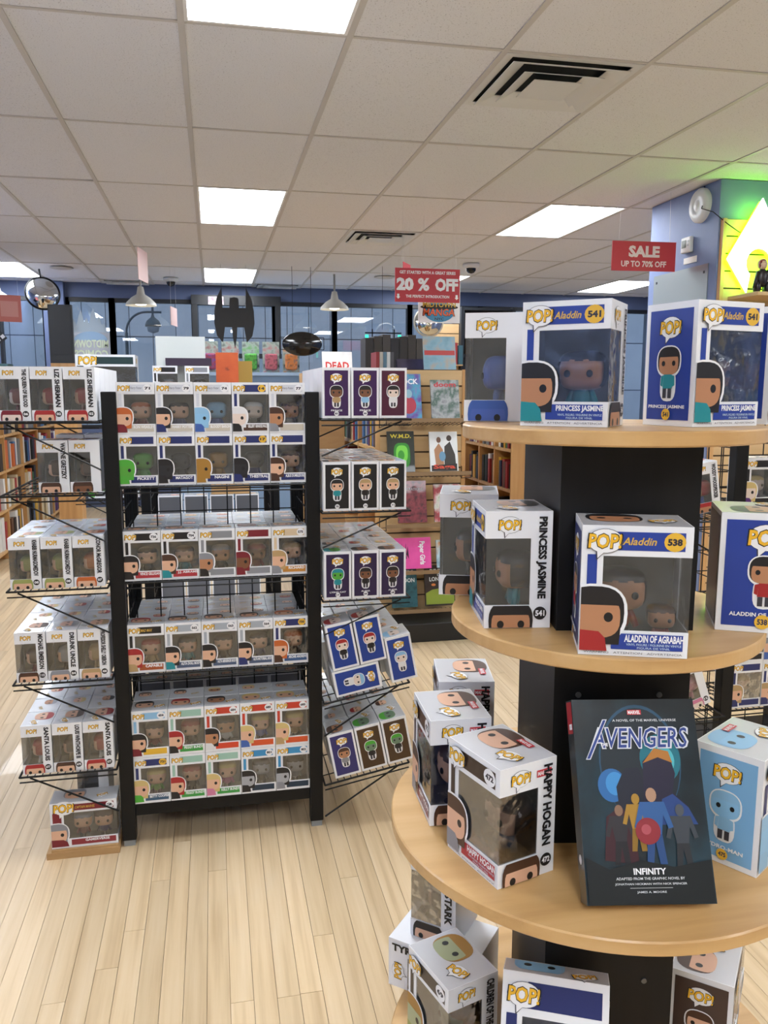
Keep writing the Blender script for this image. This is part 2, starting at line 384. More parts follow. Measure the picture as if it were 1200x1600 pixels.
o = inst('face', ngon_prism(D_, -.02, -.01), t); o.data.materials.append(mat('#ffffff', .5, emit=3.0))
o = inst('backlight', ngon_prism([(x*.96, z*.96) for x, z in D_], .0, .02), t); o.data.materials.append(mat('#8cff10', .5, emit=14))
# ================================================================== BOXED FIGURES
BL = '#24409a'
CART, WIN, INS, FIG = {}, {}, {}, {}
def dims(w, d, h): return dict(wx=-w/2+.2*w, z0=.2*h, z1=.77*h, yr=-d/2+.68*d)
def carton(w, d, h):
    k = (w, d, h)
    if k not in CART:
        q = dims(*k); c = .0009; m = MB(); a, b = w/2, d/2
        m.box(-a, q['wx'], -b, -b+c, 0, h, CARD); m.box(q['wx'], a, -b, -b+c, 0, q['z0'], CARD); m.box(q['wx'], a, -b, -b+c, q['z1'], h, CARD)
        m.box(a-c, a, -b+c, b, 0, q['z0'], CARD); m.box(a-c, a, -b+c, b, q['z1'], h, CARD); m.box(a-c, a, q['yr'], b, q['z0'], q['z1'], CARD)
        m.box(-a, -a+c, -b+c, b, 0, h, CARD); m.box(-a+c, a-c, b-c, b, 0, h, CARD)
        m.box(-a+c, a-c, -b+c, b-c, 0, c, CARD); m.box(-a+c, a-c, -b+c, b-c, h-c, h, CARDTOP)
        CART[k] = m.mesh('carton')
        m = MB(); f = .0006
        m.box(q['wx'], a-.0002, -b+c, -b+c+f, q['z0']-.003, q['z1']+.003, FILM); m.box(a-.0009, a-.0003, -b+c+f, q['yr'], q['z0']-.003, q['z1']+.003, FILM)
        WIN[k] = m.mesh('window')
        m = MB(); c2 = .002
        m.box(-a+c2, a-c2, b-.004, b-c2, c2, h-c2, CARD); m.box(-a+c2, -a+.004, -b+c2, b-.004, c2, h-c2, CARD); m.box(-a+.004, a-c2, -b+c2, b-.004, c2, .03*h, CARD)
        INS[k] = m.mesh('insert')
    return CART[k], WIN[k], INS[k]
def figmeshes():
    if not FIG:
        FIG['head'] = MB().sup((0, 0, 0), (.03, .025, .024), .6, m=CARD).sup((-.015, -.0243, -.002), (.0045, .003, .005), 1, 8, 6, BLACKMET).sup((.015, -.0243, -.002), (.0045, .003, .005), 1, 8, 6, BLACKMET).mesh('head', True)
        FIG['hair'] = MB().sup((0, .003, .003), (.0325, .027, .026), .62, 16, 12, CARD, keep=lambda x, y, z: not (y < -.006 and z < .0115)).mesh('hair', True)
        b = MB(); b.sup((0, 0, .03), (.0135, .009, .016), .7, 10, 7, CARD)
        for s in (-1, 1):
            b.rod((s*.011, 0, .041), (s*.021, -.004, .02), .0055, 8, CARD, .0045)
            b.sup((s*.007, -.001, .011), (.0062, .0075, .0115), .7, 8, 6, BLACKMET); b.sup((s*.0075, -.004, .003), (.0068, .011, .0035), .7, 8, 5, BLACKMET)
        FIG['body'] = b.mesh('body', True)
    return FIG
CN = {'black': '#1d1b1e', 'brown': '#4a2f22', 'red': '#a8282a', 'orange': '#c4642c', 'blond': '#d6bd7c', 'grey': '#8d8f96', 'white': '#e4e4e6', 'blue': '#3f62ad',
      'green': '#4fae3a', 'teal': '#1f8d97', 'purple': '#5a2f78', 'gold': '#a77b32', 'pink': '#d27fa0', 'navy': '#25306a', 'lightblue': '#8fc0e4', 'olive': '#9aa05c', 'maroon': '#7c1f2c', 'tan': '#b99a6c'}
SK = {'fair': '#e2b496', 'tan': '#b98460', 'brown': '#7d5238', 'blue': '#4a66b4', 'green': '#56a83c', 'grey': '#a9abb0', 'black': '#26262b', 'pale': '#e8d6ca', 'gold': '#a77b32', 'ice': '#8fc4ea'}
def pop(label, pos, th, hair='brown', skin='fair', cloth='grey', bar='navy', title='', name='', num='', size=(.115, .09, .16), anchor='c', detail=1,
        group=None, namebar=None, art='navy', ins='#8b8a88', tilt=None, brand='', sidename=True, fig=True, back=None, two=None, show='frl', backtext=''):
    w, d, h = size
    ax, ay = {'c': (0, 0), 'fr': (w/2, -d/2), 'fl': (-w/2, -d/2), 'f': (0, -d/2)}[anchor]
    c, s = math.cos(th), math.sin(th)
    t = empty('figure_box', (pos[0]-(ax*c-ay*s), pos[1]-(ax*s+ay*c), pos[2]+.0005), th, label, 'figure box', group)
    if tilt: t.rotation_euler = (tilt[0], tilt[1], th)
    cm, wm, im = carton(w, d, h); inst('carton', cm, t); q = dims(w, d, h)
    hc, sc, cc, bc = CN.get(hair, hair), SK.get(skin, skin), CN.get(cloth, cloth), CN.get(bar, bar); nb = CN.get(namebar or bar, namebar or bar)
    top = lambda u, v, e: (u, v, h+e)
    if detail == 0:
        prnt('top_print', t, top, headart(-w*.2, .01, .04, hc, sc, (-w/2+.004, w/2-.004, -d/2+.004, d/2-.004), outline=False)+[T('POP!', w*.24, -.012, .026, .012, '#b49a58', .3, .05)], base=.0003)
    else:
        L_ = headart(-w*.16, .012, min(w, .13)*.5, hc, sc, (-w/2+.003, w/2-.003, -d/2+.012, d/2-.003), outline=False)+logo(w*.27, -.01, .034, R(20), detail < 2)
        if brand: L_ += [rect(-w*.02, w*.22, d*.28, d*.4, '#c8303a'), T(brand, w*.1, d*.34, w*.21, d*.07, WHITE, 0, .03)]
        prnt('top_print', t, top, L_, base=.0003)
    if back: prnt('back_print', t, lambda u, v, e: (-u, d/2+e, v), [rect(-w/2+.005, w/2-.005, .006, h-.006, CN.get(back, back))]+([T(backtext, 0, h*.82, w*.8, h*.07, WHITE, 0, .03)] if backtext else []))
    if detail == 0 and show == 't': return t
    inst('window', wm, t); inst('insert', im, t, [mat(ins, .7)])
    if fig:
        F = figmeshes(); k = min(h, .17)*.62/.1
        for gx, sc_, hh_, cl_ in [(w*.1 if not two else two[0], 1, hc, cc)]+([(two[1], two[2], CN[two[3]], CN[two[4]])] if two else []):
            g = empty('figure', (gx, .004 if sc_ == 1 else -.012, .03*h)); g.parent = t; g.scale = (k*sc_, k*sc_, k*sc_)
            inst('body', F['body'], g, [mat(cl_, .4), mat('#3a3840', .45)]); inst('head', F['head'], g, [mat(sc, .35), BLACKMET], (0, 0, .066)); inst('hair', F['hair'], g, [mat(hh_, .4)], (0, 0, .066))
    front = lambda u, v, e: (u, -d/2-e, v); right = lambda u, v, e: (w/2+e, u, v); left = lambda u, v, e: (-w/2-e, -u, v); bk = lambda u, v, e: (-u, d/2+e, v)
    if 'f' in show:
        a = w/2; bx = (-a+.001, a-.001, .001, h-.001); L_ = [rect(-a+.028*w/.115, a-.009, h*.815, h*.955, bc), rect(-a+.007, q['wx']-.007, h*.3, h*.78, bc)]
        if title: L_.append(T(title, w*.025, h*.885, min(w*.3, .006*len(title)), h*.058, '#d9b04a' if bar in ('navy', 'blue', 'black', BL, 'maroon') else '#8a8fa0', 0, .02, .25))
        if num: L_ += [P(oval(a-.021, h*.885, .0125, .0115, 16), YEL if bar in ('navy', BL) else WHITE), T(num, a-.021, h*.885, .017, .0085, '#2b2b3a', 0, .05)]
        L_ += [rect(-a+.3*w, a-.006, h*.055, h*.178, nb)]
        if name: L_.append(T(name, w*.19, h*.142, min(w*.54, .0075*len(name)), h*.058, WHITE, 0, .035))
        if detail > 1: L_ += [T('VINYL FIGURE / FIGURINE EN VINYLE', w*.19, h*.095, w*.5, h*.018, '#c6dcee', 0, .01), T('FIGURA DE VINIL', w*.19, h*.07, w*.3, h*.016, '#c6dcee', 0, .01), T('WARNING   ATTENTION   ADVERTENCIA', 0, h*.028, w*.9, h*.016, '#555a66', 0, 0)]
        L_ += headart(-a+.14*min(w, .13), h*.33, min(w, .13)*.5, hc, sc, bx, eyes=(1,), long=True)
        L_ += [P(clip([(-a, 0), (-a+.27*w, 0), (-a+.24*w, h*.14), (-a+.18*w, h*.19), (-a, h*.2)], -a+.001, a, .02*h+.003, h), cc)]
        L_ += logo(-a+.024*w/.115, h*.885, .036*w/.115, 0, detail < 2)
        prnt('front_print', t, front, L_)
    if 'r' in show:
        b = d/2; L_ = logo(-b+d*.36, h*.885, d*.34, 0, detail < 2)
        if brand: L_ += [rect(b-d*.36, b-d*.1, h*.86, h*.92, '#c8303a'), T(brand, b-d*.23, h*.89, d*.23, h*.036, WHITE, 0, .03)]
        if name and sidename: tl = min(h*.7, .0115*len(name)+.004); L_.append(T(name, b-d*.16, h*.955-tl/2, tl, d*.16, BLACK, -math.pi/2, .045))
        if num: L_ += [P(oval(b-d*.16, h*.13, d*.1, d*.1, 18), BLACK), T(num, b-d*.16, h*.13, d*.14, d*.09, WHITE, 0, .04)]
        L_ += headart(-b+d*.4, h*.06, d*.62, hc, sc, (-b+.001, b-.001, .001, h*.196), outline=False)
        prnt('side_print', t, right, L_)
    if 'l' in show:
        b = d/2; ac = CN.get(art, art); L_ = [rect(-b+.007, b-.007, .008, h-.009, ac)]
        L_ += logo(0, h*.8, d*.42, 0, detail < 2)+figart(0, h*.43, h*.44, hc, sc, cc)
        if name: L_.append(T(name, 0, h*.155, min(d*.72, .006*len(name)), h*.035, WHITE, 0, .03))
        if num: L_ += [P(oval(0, h*.095, d*.085, d*.085, 16), YEL if detail > 1 else WHITE), T(num, 0, h*.095, d*.11, d*.07, '#2b2b4a', 0, .04)]
        prnt('art_print', t, left, L_)
    return t
# ================================================================== ROUND TOWER
TCX, TCY = .548, 1.07
Z1, Z2, Z3, Z4 = 1.452, 1.18, .873, .465
tw = empty('display_tower', (TCX, TCY, 0), 0, 'round tiered display tower with birch discs around a black square column', 'display stand')
for z, r_ in ((Z1, .207), (Z2, .219), (Z3, .307), (Z4, .31)):
    MB().lathe([(0, z-.019), (r_-.002, z-.019), (r_, z-.017), (r_, z-.002), (r_-.002, z), (0, z)], 96).obj('disc_shelf', BIRCH, tw)
cth = R(-11.4)
for a, b in ((.03, Z4-.019), (Z4, Z3-.019), (Z3, Z2-.019), (Z2, Z1-.019)):
    o = MB().box(-.088, .096, -.098, .17, a, b).obj('column', DARKCOL, tw); o.rotation_euler = (0, 0, cth)
o = MB().lathe([(0, 0), (.2, 0), (.2, .03), (0, .03)], 48).obj('plinth', DARKCOL, tw)
for z in (.66, .735, .81, 1.09, 1.13):
    for x in (-.055, .055):
        o = MB().lathe([(0, 0), (.004, 0), (.004, .002), (0, .002)], 10).obj('screw', mat('#6c6e70', .4, .7), tw)
        q = Matrix.Rotation(cth, 3, 'Z') @ Vector((x, -.098, z)); o.location = q; o.rotation_euler = (R(90), 0, cth)
A = R
# top disc
pop('white window box showing its name side, blue bald figure inside, on the top disc', (.372, 1.195, Z1), A(-113), 'blue', 'blue', 'blue', BL, 'Aladdin', '', '', anchor='fr', detail=2)
pop('blue-barred window box 541, dark-haired figure facing out at the rim of the top disc', (.489, .962, Z1), A(-40), 'black', 'tan', 'teal', BL, 'Aladdin', 'PRINCESS JASMINE', '541', anchor='fr', detail=2)
pop('blue-barred window box 541 turned corner-on with illustrated blue side, on the top disc', (.601, .95, Z1), A(13), 'black', 'tan', 'teal', BL, 'Aladdin', 'PRINCESS JASMINE', '541', anchor='fl', detail=2, art=BL)
pop('wide window box with illustrated blue side behind the corner-on box of the top disc', (.75, 1.005, Z1), A(40), 'brown', 'tan', 'red', BL, 'Aladdin', 'ALADDIN OF AGRABAH', '538', anchor='fl', detail=2, art=BL)
# middle disc
pop('white window box with dark-turbaned head print at the back of the second disc', (.34, 1.21, Z2), A(-108), 'black', 'tan', 'black', BL, 'Aladdin', '', '', anchor='fr', detail=2)
pop('white window box 541 with tall name lettering on its side, second disc', (.350, 1.019, Z2), A(-99), 'black', 'tan', 'teal', BL, 'Aladdin', 'PRINCESS JASMINE', '541', anchor='fr', detail=2)
pop('wide window box 538 with blue header and two figures, front of the second disc', (.428, .893, Z2), A(-20), 'black', 'tan', 'red', BL, 'Aladdin', 'ALADDIN OF AGRABAH', '538', (.128, .095, .16), 'fl', 2, two=(-.01, .038, .55, 'brown', 'red'))
pop('wide window box 538 showing illustrated blue side panel on the second disc', (.756, .90, Z2), A(63), 'black', 'tan', 'red', BL, 'Aladdin', 'ALADDIN OF AGRABAH', '538', (.115, .115, .16), 'fl', 2, art=BL, back='#1c2448')
# third disc
pop('grey-topped window box standing farthest back on the third disc', (.344, 1.217, Z3), A(-101), 'brown', 'fair', 'grey', 'brown', '', 'HAPPY HOGAN', '472', anchor='fr', detail=2, brand='MARVEL', namebar='maroon')
pop('grey-topped window box between two like it on the third disc', (.29, 1.067, Z3), A(-92), 'brown', 'fair', 'grey', 'brown', '', 'HAPPY HOGAN', '472', anchor='fr', detail=2, brand='MARVEL', namebar='maroon')
pop('window box 472 with bold side lettering and red name bar, beside the book', (.335, .902, Z3), A(-73), 'brown', 'fair', 'grey', '#3a2a20', '', 'HAPPY HOGAN', '472', anchor='fr', detail=2, brand='MARVEL', namebar='#b0303a')
pop('window box 475 with icy blue illustrated side and red panel, beside the book', (.672, .858, Z3), A(32), 'lightblue', 'ice', 'lightblue', 'navy', '', 'HYDRO-MAN', '475', anchor='fl', detail=2, brand='MARVEL', art='#7fb4de')
# bottom disc
def bx4(lab, p, th, **k): return pop(lab, (*p, Z4), A(th), anchor=k.pop('anchor', 'fr'), detail=2, **k)
t = bx4('white box with black lettering lying on its side on the bottom disc', (0, 0), -130, hair='brown', skin='fair', cloth='brown', bar='black', name='TYRION', num='')
t.location = (.433, 1.211, Z4+.0455); t.rotation_euler = (Matrix.Rotation(R(-130), 3, 'Z') @ Matrix.Rotation(R(90), 3, 'X')).to_euler()
pop('white box with tall lettering standing on the lying box of the bottom disc', (.312, 1.268, Z4+.091), A(-130), 'black', 'fair', 'black', 'black', '', 'BRAN STARK', '', (.1, .085, .16), 'fr', 2)
bx4('window box 69 with grey top and green-gold head print on the bottom disc', (.314, 1.04), -73, hair='gold', skin='#a8b08a', cloth='olive', bar='#4a4036', name='CHILDREN OF THE FOREST', num='69')
pop('tall window box with dark blue backing tilted back against the column, bottom disc', (.335, .891, Z4+.009), A(-25), 'lightblue', 'ice', 'lightblue', 'navy', '', '', '', (.142, .05, .24), 'fl', 2, ins='#2b3a66', tilt=(R(-20), 0), fig=False)
bx4('window box with brown illustrated side on the bottom disc below the book', (.73, .961), 49, hair='brown', skin='fair', cloth='brown', bar='brown', anchor='fl', art='#4a3a34', num='')
bx4('white window box at the bottom disc edge beside the brown-sided one', (.809, 1.056), 49, hair='white', skin='pale', cloth='grey', bar='grey', anchor='fl', art='#5a5560', num='')
# the leaning book
bk = empty('hardcover_book', (.423, .831, Z3+.0137), 0, 'dark teal hardcover book with blue lettering leaning on the tower column', 'book')
bk.rotation_euler = (Matrix.Rotation(R(-10.1), 3, 'Z') @ Matrix.Rotation(R(-26), 3, 'X')).to_euler()
BW, BH, BT = .158, .242, .03
COVER = noise_mat('dark_teal_jacket', ['#0c141b', '#14242d', '#1d3a47', '#2a3238'], (9, 9, 7), .28, 5, coat=.5)
m = MB(); m.box(0, BW, 0, .0025, 0, BH); m.box(0, BW, BT-.0025, BT, 0, BH); m.box(0, .003, .0025, BT-.0025, 0, BH); m.obj('jacket', COVER, bk)
MB().box(.003, BW-.003, .0026, BT-.0026, .003, BH-.003).obj('page_block', mat('#e6dfcd', .8), bk)
cov = lambda u, v, e: (u, -e, v)
cx = BW/2
L_ = [P(oval(cx+.002, .165, .052, .07, 40), '#1d4a66'), P(oval(cx+.002, .163, .05, .068, 40), '#10202a'), P(oval(cx+.028, .168, .026, .03, 26), '#0f6e7e'), P(oval(cx+.03, .166, .016, .019, 22), '#4fb4bf'),
      P(oval(.043, .137, .018, .02, 26), '#2768a6'), P(oval(.047, .139, .012, .014, 22), '#3f8fce'),
      P([(.05, .1), (.048, .135), (.06, .157), (.078, .158), (.085, .135), (.08, .1)], '#12182c'), P([(.078, .09), (.082, .13), (.084, .165), (.1, .18), (.118, .176), (.124, .15), (.118, .128), (.135, .112), (.146, .09)], '#1c1834'),
      P([(.1, .09), (.104, .12), (.118, .126), (.136, .11), (.146, .09)], '#20407c'), P([(.084, .163), (.1, .181), (.118, .177), (.122, .163), (.104, .17)], '#b0742c')]
def person(cx, b_, s, c1, c2, hd):
    return [P([(cx-.1*s, b_+.4*s), (cx+.1*s, b_+.4*s), (cx+.14*s, b_), (cx+.04*s, b_), (cx, b_+.3*s), (cx-.05*s, b_), (cx-.14*s, b_)], c2), P([(cx-.17*s, b_+.8*s), (cx+.17*s, b_+.8*s), (cx+.1*s, b_+.38*s), (cx-.1*s, b_+.38*s)], c1),
            P([(cx-.17*s, b_+.8*s), (cx-.1*s, b_+.76*s), (cx-.2*s, b_+.45*s), (cx-.27*s, b_+.47*s)], c1), P([(cx+.17*s, b_+.8*s), (cx+.1*s, b_+.76*s), (cx+.2*s, b_+.45*s), (cx+.27*s, b_+.47*s)], c1), P(oval(cx, b_+.89*s, .075*s, .095*s, 14), hd)]
L_ += [P([(.026, .05), (.032, .1), (.05, .112), (.066, .098), (.068, .045)], '#3a1420')]+person(.048, .045, .07, '#2c2a30', '#1c1c22', '#8a6a54')+person(.07, .06, .068, '#a8802c', '#8a6820', '#a8802c')+person(.124, .04, .075, '#3c424a', '#262a30', '#4a5058')+person(.09, .045, .09, '#2f5d96', '#24487c', '#b08a70')
L_ += [P(oval(.082, .083, .0155, .0155, 28), '#8f2a34'), P(oval(.08, .085, .006, .006, 22), '#b0505a'),
      P(clip([(0, 0), (.158, 0), (.158, .05), (.11, .042), (.07, .05), (.03, .04), (0, .055)], .002, .156, .001, .24), '#0b1419'),
      rect(cx-.009, cx+.009, .2225, .2285, '#c8303a'), T('MARVEL', cx, .2255, .016, .0045, WHITE, 0, .03),
      T('A NOVEL OF THE MARVEL UNIVERSE', cx+.012, .2155, .082, .003, '#d8dde2', 0, .01),
      T('AVENGERS', cx+.004, .194, .126, .0275, '#d6dbe4', 0, .055, .12), T('AVENGERS', cx+.004, .194, .121, .0245, '#27408a', 0, .008, .12), P([(.012, .168), (.018, .168), (.043, .217), (.037, .217)], '#d6dbe4'), P([(.0135, .169), (.0172, .169), (.0415, .216), (.038, .216)], '#27408a'),
      T('THE', .037, .186, .009, .004, WHITE, 0, .03),
      T('INFINITY', cx, .0375, .04, .0072, WHITE, 0, .03), T('ADAPTED FROM THE GRAPHIC NOVEL BY', cx, .0295, .084, .003, '#dfe4e8', 0, .01), T('JONATHAN HICKMAN WITH NICK SPENCER', cx, .0232, .088, .003, '#dfe4e8', 0, .01),
      rect(cx-.026, cx+.026, .0188, .0192, '#dfe4e8'), T('JAMES A. MOORE', cx, .0142, .036, .003, '#dfe4e8', 0, .01)]
prnt('cover_print', bk, cov, L_, .00006, .0002)
prnt('spine_print', bk, lambda u, v, e: (-e, BT/2-u, v), [rect(-.012, .012, .2, .24, '#b3252f'), rect(-.004, .009, .205, .212, WHITE), P(oval(0, .05, .006, .006, 16), WHITE)], .00006, .0002)
# ================================================================== WIRE RACKS
MESHW = .0022
def grid(a, b, z0, z1, pitch=.076):
    """welded wire panel between two floor points"""
    m = MB(); a, b = Vector((*a, 0)), Vector((*b, 0)); L = (b-a).length; n = max(1, round(L/pitch))
    for k in range(n+1): p = a+(b-a)*k/n; m.rod((p.x, p.y, z0), (p.x, p.y, z1), MESHW, 5)
    k = round((z1-z0)/pitch)
    for j in range(k+1): z = z0+(z1-z0)*j/k; m.rod((a.x, a.y, z+.003), (b.x, b.y, z+.003), MESHW, 5)
    return m
def rack(ox, oy, label):
    t = empty('wire_rack', (ox, oy, 0), 0, label, 'display rack')
    for sx in (-.312, .312):
        for y in (2.652, 3.2):
            MB().box(sx-.0225, sx+.0225, y-.02, y+.02, .02, 1.492).obj('post', BLACKMET, t, bevel=.003)
            MB().box(sx-.018, sx+.018, y-.016, y+.016, 0, .02).obj('foot', mat('#8f9496', .5), t)
        tag(grid((sx, 2.674), (sx, 3.18), .1, 1.46).obj('side_grid', BLACKMET, t), kind='stuff')
    tag(grid((-.28, 2.9), (.28, 2.9), .16, 1.46).obj('centre_grid', BLACKMET, t), kind='stuff')
    MB().box(-.288, .288, 2.645, 3.2, .1, .138).obj('base_deck', BLACKMET, t)
    return t
def wshelf(label, x0, x1, y0, y1, z, wing=0, dz=0, brace=.15, group='black wire shelves of the racks'):
    """wire shelf; wing = -1/+1 hangs from a rack side, 0 in the front bay. dz lifts the outer end"""
    t = empty('wire_shelf', ((x0+x1)/2, (y0+y1)/2, z), 0, label, 'wire shelf', group)
    a, b = (x1-x0)/2, (y1-y0)/2; zz = (lambda x: dz*(x*wing+a)/(2*a)) if wing else (lambda x: 0)
    m = MB()
    for y in (-b, b): m.rod((-a, y, zz(-a)-.005), (a, y, zz(a)-.005), .0035, 6); m.rod((-a, y, zz(-a)-.022), (a, y, zz(a)-.022), .0025, 6)
    for x in (-a, a): m.rod((x, -b, zz(x)-.005), (x, b, zz(x)-.005), .0035, 6)
    m.obj('frame', BLACKMET, t)
    m = MB(); n = int(2*a/.022)
    for k in range(n+1): x = -a+2*a*k/n; m.rod((x, -b, zz(x)-.0025), (x, b, zz(x)-.0025), .0018, 5)
    for k in range(4): y = -b+2*b*(k+.5)/4; m.rod((-a, y, zz(-a)-.007), (a, y, zz(a)-.007), .002, 5)
    tag(m.obj('wire_deck', BLACKMET, t), kind='stuff')
    if wing:
        for y in (-b+.004, b-.004): MB().rod((wing*(a-.03), y, zz(wing*a)-.01), (-wing*a, y, -brace), .003, 6).obj('brace', BLACKMET, t)
    return t
rack(0, 0, 'black grid rack full of window boxes beside the round tower')
NTH = ['top', 'second', 'third', 'fourth', 'fifth']
for n, z in enumerate((1.2, .895, .59)):
    wshelf('black wire shelf, %s in the front bay of the full grid rack' % NTH[n], -.286, .286, 2.64, 2.895, z)
    wshelf('black wire shelf, %s in the rear bay of the full grid rack' % NTH[n], -.286, .286, 2.905, 3.19, (1.2, .868, .535)[n])
LZ = (1.405, 1.185, .893, .597, .294); RZ = (1.408, 1.108, .813, .46, .17)
for n, z in enumerate(LZ): wshelf('black wire shelf, %s on the rack wing toward the wall bookcase' % NTH[n], -.63, -.337, 2.6, 3.2, z, -1)
for n, z in enumerate(RZ): wshelf('black wire shelf, %s on the rack wing toward the magazine endcap' % NTH[n], .337, .63, 2.6, 3.2, z, 1, .055 if n > 2 else 0, .12)
PX = .1166; FY = 2.645
def front(z, rows, where, dy=0, tops=None):
    for k, r_ in enumerate(rows):
        hair, skin, cloth, bar, title, name, num = r_[:7]; nbr = r_[7] if len(r_) > 7 else None
        lab = 'box%s, %s-toned figure, %s top, %s' % ((' '+num) if num else '', hair, cloth, where+' '+['by bookcase-side post', 'second from bookcase-side post', 'mid-row', 'second from tower-side post', 'by tower-side post'][k])
        pop(lab, (-2*PX+k*PX, FY+dy, z+(tops[k] if tops else 0)), 0, hair, skin, cloth, bar, title, name, num, anchor='f', namebar=nbr, show='fr', group='figure boxes in the front bay')
HPB = '#d5d9e2'
front(1.3605, [('orange', 'fair', 'maroon', HPB, 'Harry Potter', 'RON WEASLEY', '71', '#c9c2b4'), ('black', 'fair', 'navy', HPB, 'Harry Potter', 'HARRY POTTER', '79', '#c9c2b4'), ('lightblue', 'ice', 'blue', HPB, 'Harry Potter', 'BLOODY BARON', '74', '#c9c2b4'),
     ('white', 'pale', 'black', 'navy', '', 'GELLERT GRINDELWALD', '14', 'brown'), ('brown', 'tan', 'grey', HPB, 'Harry Potter', '', '77', '#c9c2b4')], 'top front shelf, upper tier', 0)
front(1.2, [('green', 'green', 'green', 'navy', '', 'PICKETT', ''), ('black', 'black', 'black', 'navy', '', 'MATAGOT', ''), ('gold', 'gold', 'gold', 'navy', '', 'NAGINI', ''),
     ('black', 'black', 'navy', 'navy', '', 'THESTRAL', '17'), ('brown', 'fair', 'brown', 'navy', '', 'ALBUS DUMBLEDORE', '')], 'top front shelf, lower tier')
front(.895, [('black', 'fair', 'black', 'black', '', 'VINCE GILLIGAN', '736', '#b0323c'), ('brown', 'fair', 'teal', 'black', '', 'J.J. ABRAMS', '704', '#b0323c'), ('grey', 'tan', 'black', 'grey', '', '', '', 'grey'),
     ('maroon', 'brown', 'maroon', 'maroon', '', '', '', 'grey'), ('tan', 'fair', 'grey', '#d9c4a4', '', 'RICHARD', '575', '#c98a3c')], 'second front shelf')
front(.59, [('red', 'fair', 'tan', 'black', 'MAD MAX', 'CAPABLE', '', '#a8542c'), ('black', 'fair', 'teal', '#aab2bc', '', 'ALITA DOLL BODY', '562', '#4a5a78'), ('black', 'fair', 'black', '#aab2bc', '', 'ALITA BERSERKER BODY', '563', '#4a5a78'),
     ('black', 'fair', 'navy', '#aab2bc', '', 'ALITA MOTORBALL BODY', '564', '#4a5a78'), ('orange', 'fair', 'brown', 'navy', '', 'ARCHIE ANDREWS', '730', '#3a5a88')], 'third front shelf')
front(.3005, [('black', 'fair', 'maroon', 'lightblue', '', '', '404', YEL), ('red', 'fair', 'black', '#9cc4b4', '', 'PEGGY BUNDY', '', '#3f9a44'), ('black', 'tan', 'white', '#c8402c', '', '', '684', '#d8482c'),
     ('blond', 'fair', 'blue', '#c8402c', '', '', '685', '#d8582c'), ('blond', 'fair', 'tan', '#c8402c', '', '', '685', '#d8582c')], 'base deck, upper tier')
front(.1395, [('blond', 'fair', 'green', 'navy', '', 'BETTY COOPER', '731', '#3a5a78'), ('red', 'fair', 'black', '#9cc4b4', '', 'PEGGY BUNDY', '', '#3f9a44'), ('blond', 'fair', 'pink', '#9cc4b4', '', 'KELLY BUNDY', '', '#3f9a44'),
     ('black', 'grey', 'black', '#3c8fc4', '', '', '801', '#1f3448'), ('black', 'grey', 'grey', '#3c8fc4', '', '', '802', '#1f3448')], 'base deck, lower tier')
HH = ['brown', 'black', 'red', 'blond', 'grey']
def hidden(x, y, z, th, lab, grp, show='t', back=None):
    return pop(lab, (x, y, z), th, random.choice(HH), random.choice(['fair', 'tan']), 'grey', anchor='c', detail=0, show=show, group=grp, back=back)
for z, zn in ((1.2, 'top'), (.868, 'second'), (.535, 'third'), (.1395, 'base'), (.3005, 'base')):
    for k in range(5):
        for y in ((2.965, 3.058, 3.15) if .4 < z < 1 else (2.965,)):
            if z == .868 and y < 3 and k < 2: continue
            hidden(-2*PX+k*PX, y, z, math.pi, 'grey-topped figure box seen through the grid in the rear bay, %s level' % zn, 'figure boxes in the rear bay, %s level' % zn, back='#80838a' if y < 3 else None)
pop('cream printed box seen through the grid in the rear bay', (-2*PX, 2.965, .868), math.pi, 'tan', 'fair', 'grey', detail=0, show='t', back='#b9ab86')
pop('dark red printed box with white lettering seen through the grid in the rear bay', (-PX, 2.965, .868), math.pi, 'red', 'fair', 'grey', detail=0, show='t', back='#6a1622', backtext='LA CASA DE PAPEL')
for k in range(5):
    hidden(-2*PX+k*PX, 2.785, 1.2, 0, 'figure box in the second row of the top front shelf, bottom layer', 'second row on the top front shelf, bottom layer')
    hidden(-2*PX+k*PX, 2.785, 1.3605, 0, 'bright white-topped figure box in the second row of the top front shelf', 'second row on the top front shelf')
    hidden(-2*PX+k*PX, 2.785, .1395, 0, 'figure box behind the lower tier of the base deck', 'second row on the base deck, bottom layer')
    hidden(-2*PX+k*PX, 2.785, .3005, 0, 'shrink-wrapped grey-topped figure box behind the upper tier of the base deck', 'second row on the base deck')
# wing toward the wall bookcase: boxes face outward, name sides toward the aisle
LWX = (-.575, -.4825, -.39)
LW = {0: [('maroon', 'pale', 'maroon', 'THE QUEEN OF BLOOD', '06'), ('red', 'fair', 'maroon', 'LIZ SHERMAN', '02'), ('red', 'fair', 'maroon', 'LIZ SHERMAN', '02')],
      1: [None, ('brown', 'fair', 'black', 'WAYNE GRETZKY', ''), ('brown', 'brown', 'black', '', '')],
      2: [('olive', 'fair', 'tan', 'KHABIB NURMAGOMEDOV', '08'), ('olive', 'fair', 'tan', 'KHABIB NURMAGOMEDOV', '08'), ('orange', 'fair', 'tan', 'CONOR McGREGOR', '07')],
      3: [('brown', 'fair', 'maroon', 'MICHAEL EMERSON', '113'), ('grey', 'fair', 'brown', 'DRUNK UNCLE', '04'), ('tan', 'fair', 'tan', 'PROFESSOR SHELLY OBERON', '408')],
      4: [('red', 'fair', 'white', 'SANTA LOUIS', '677'), ('brown', 'fair', 'tan', 'LOUIS WINTHORPE III', '675'), ('red', 'fair', 'white', 'SANTA LOUIS', '677')]}
spot = ['outermost', 'middle', 'beside the rack post']
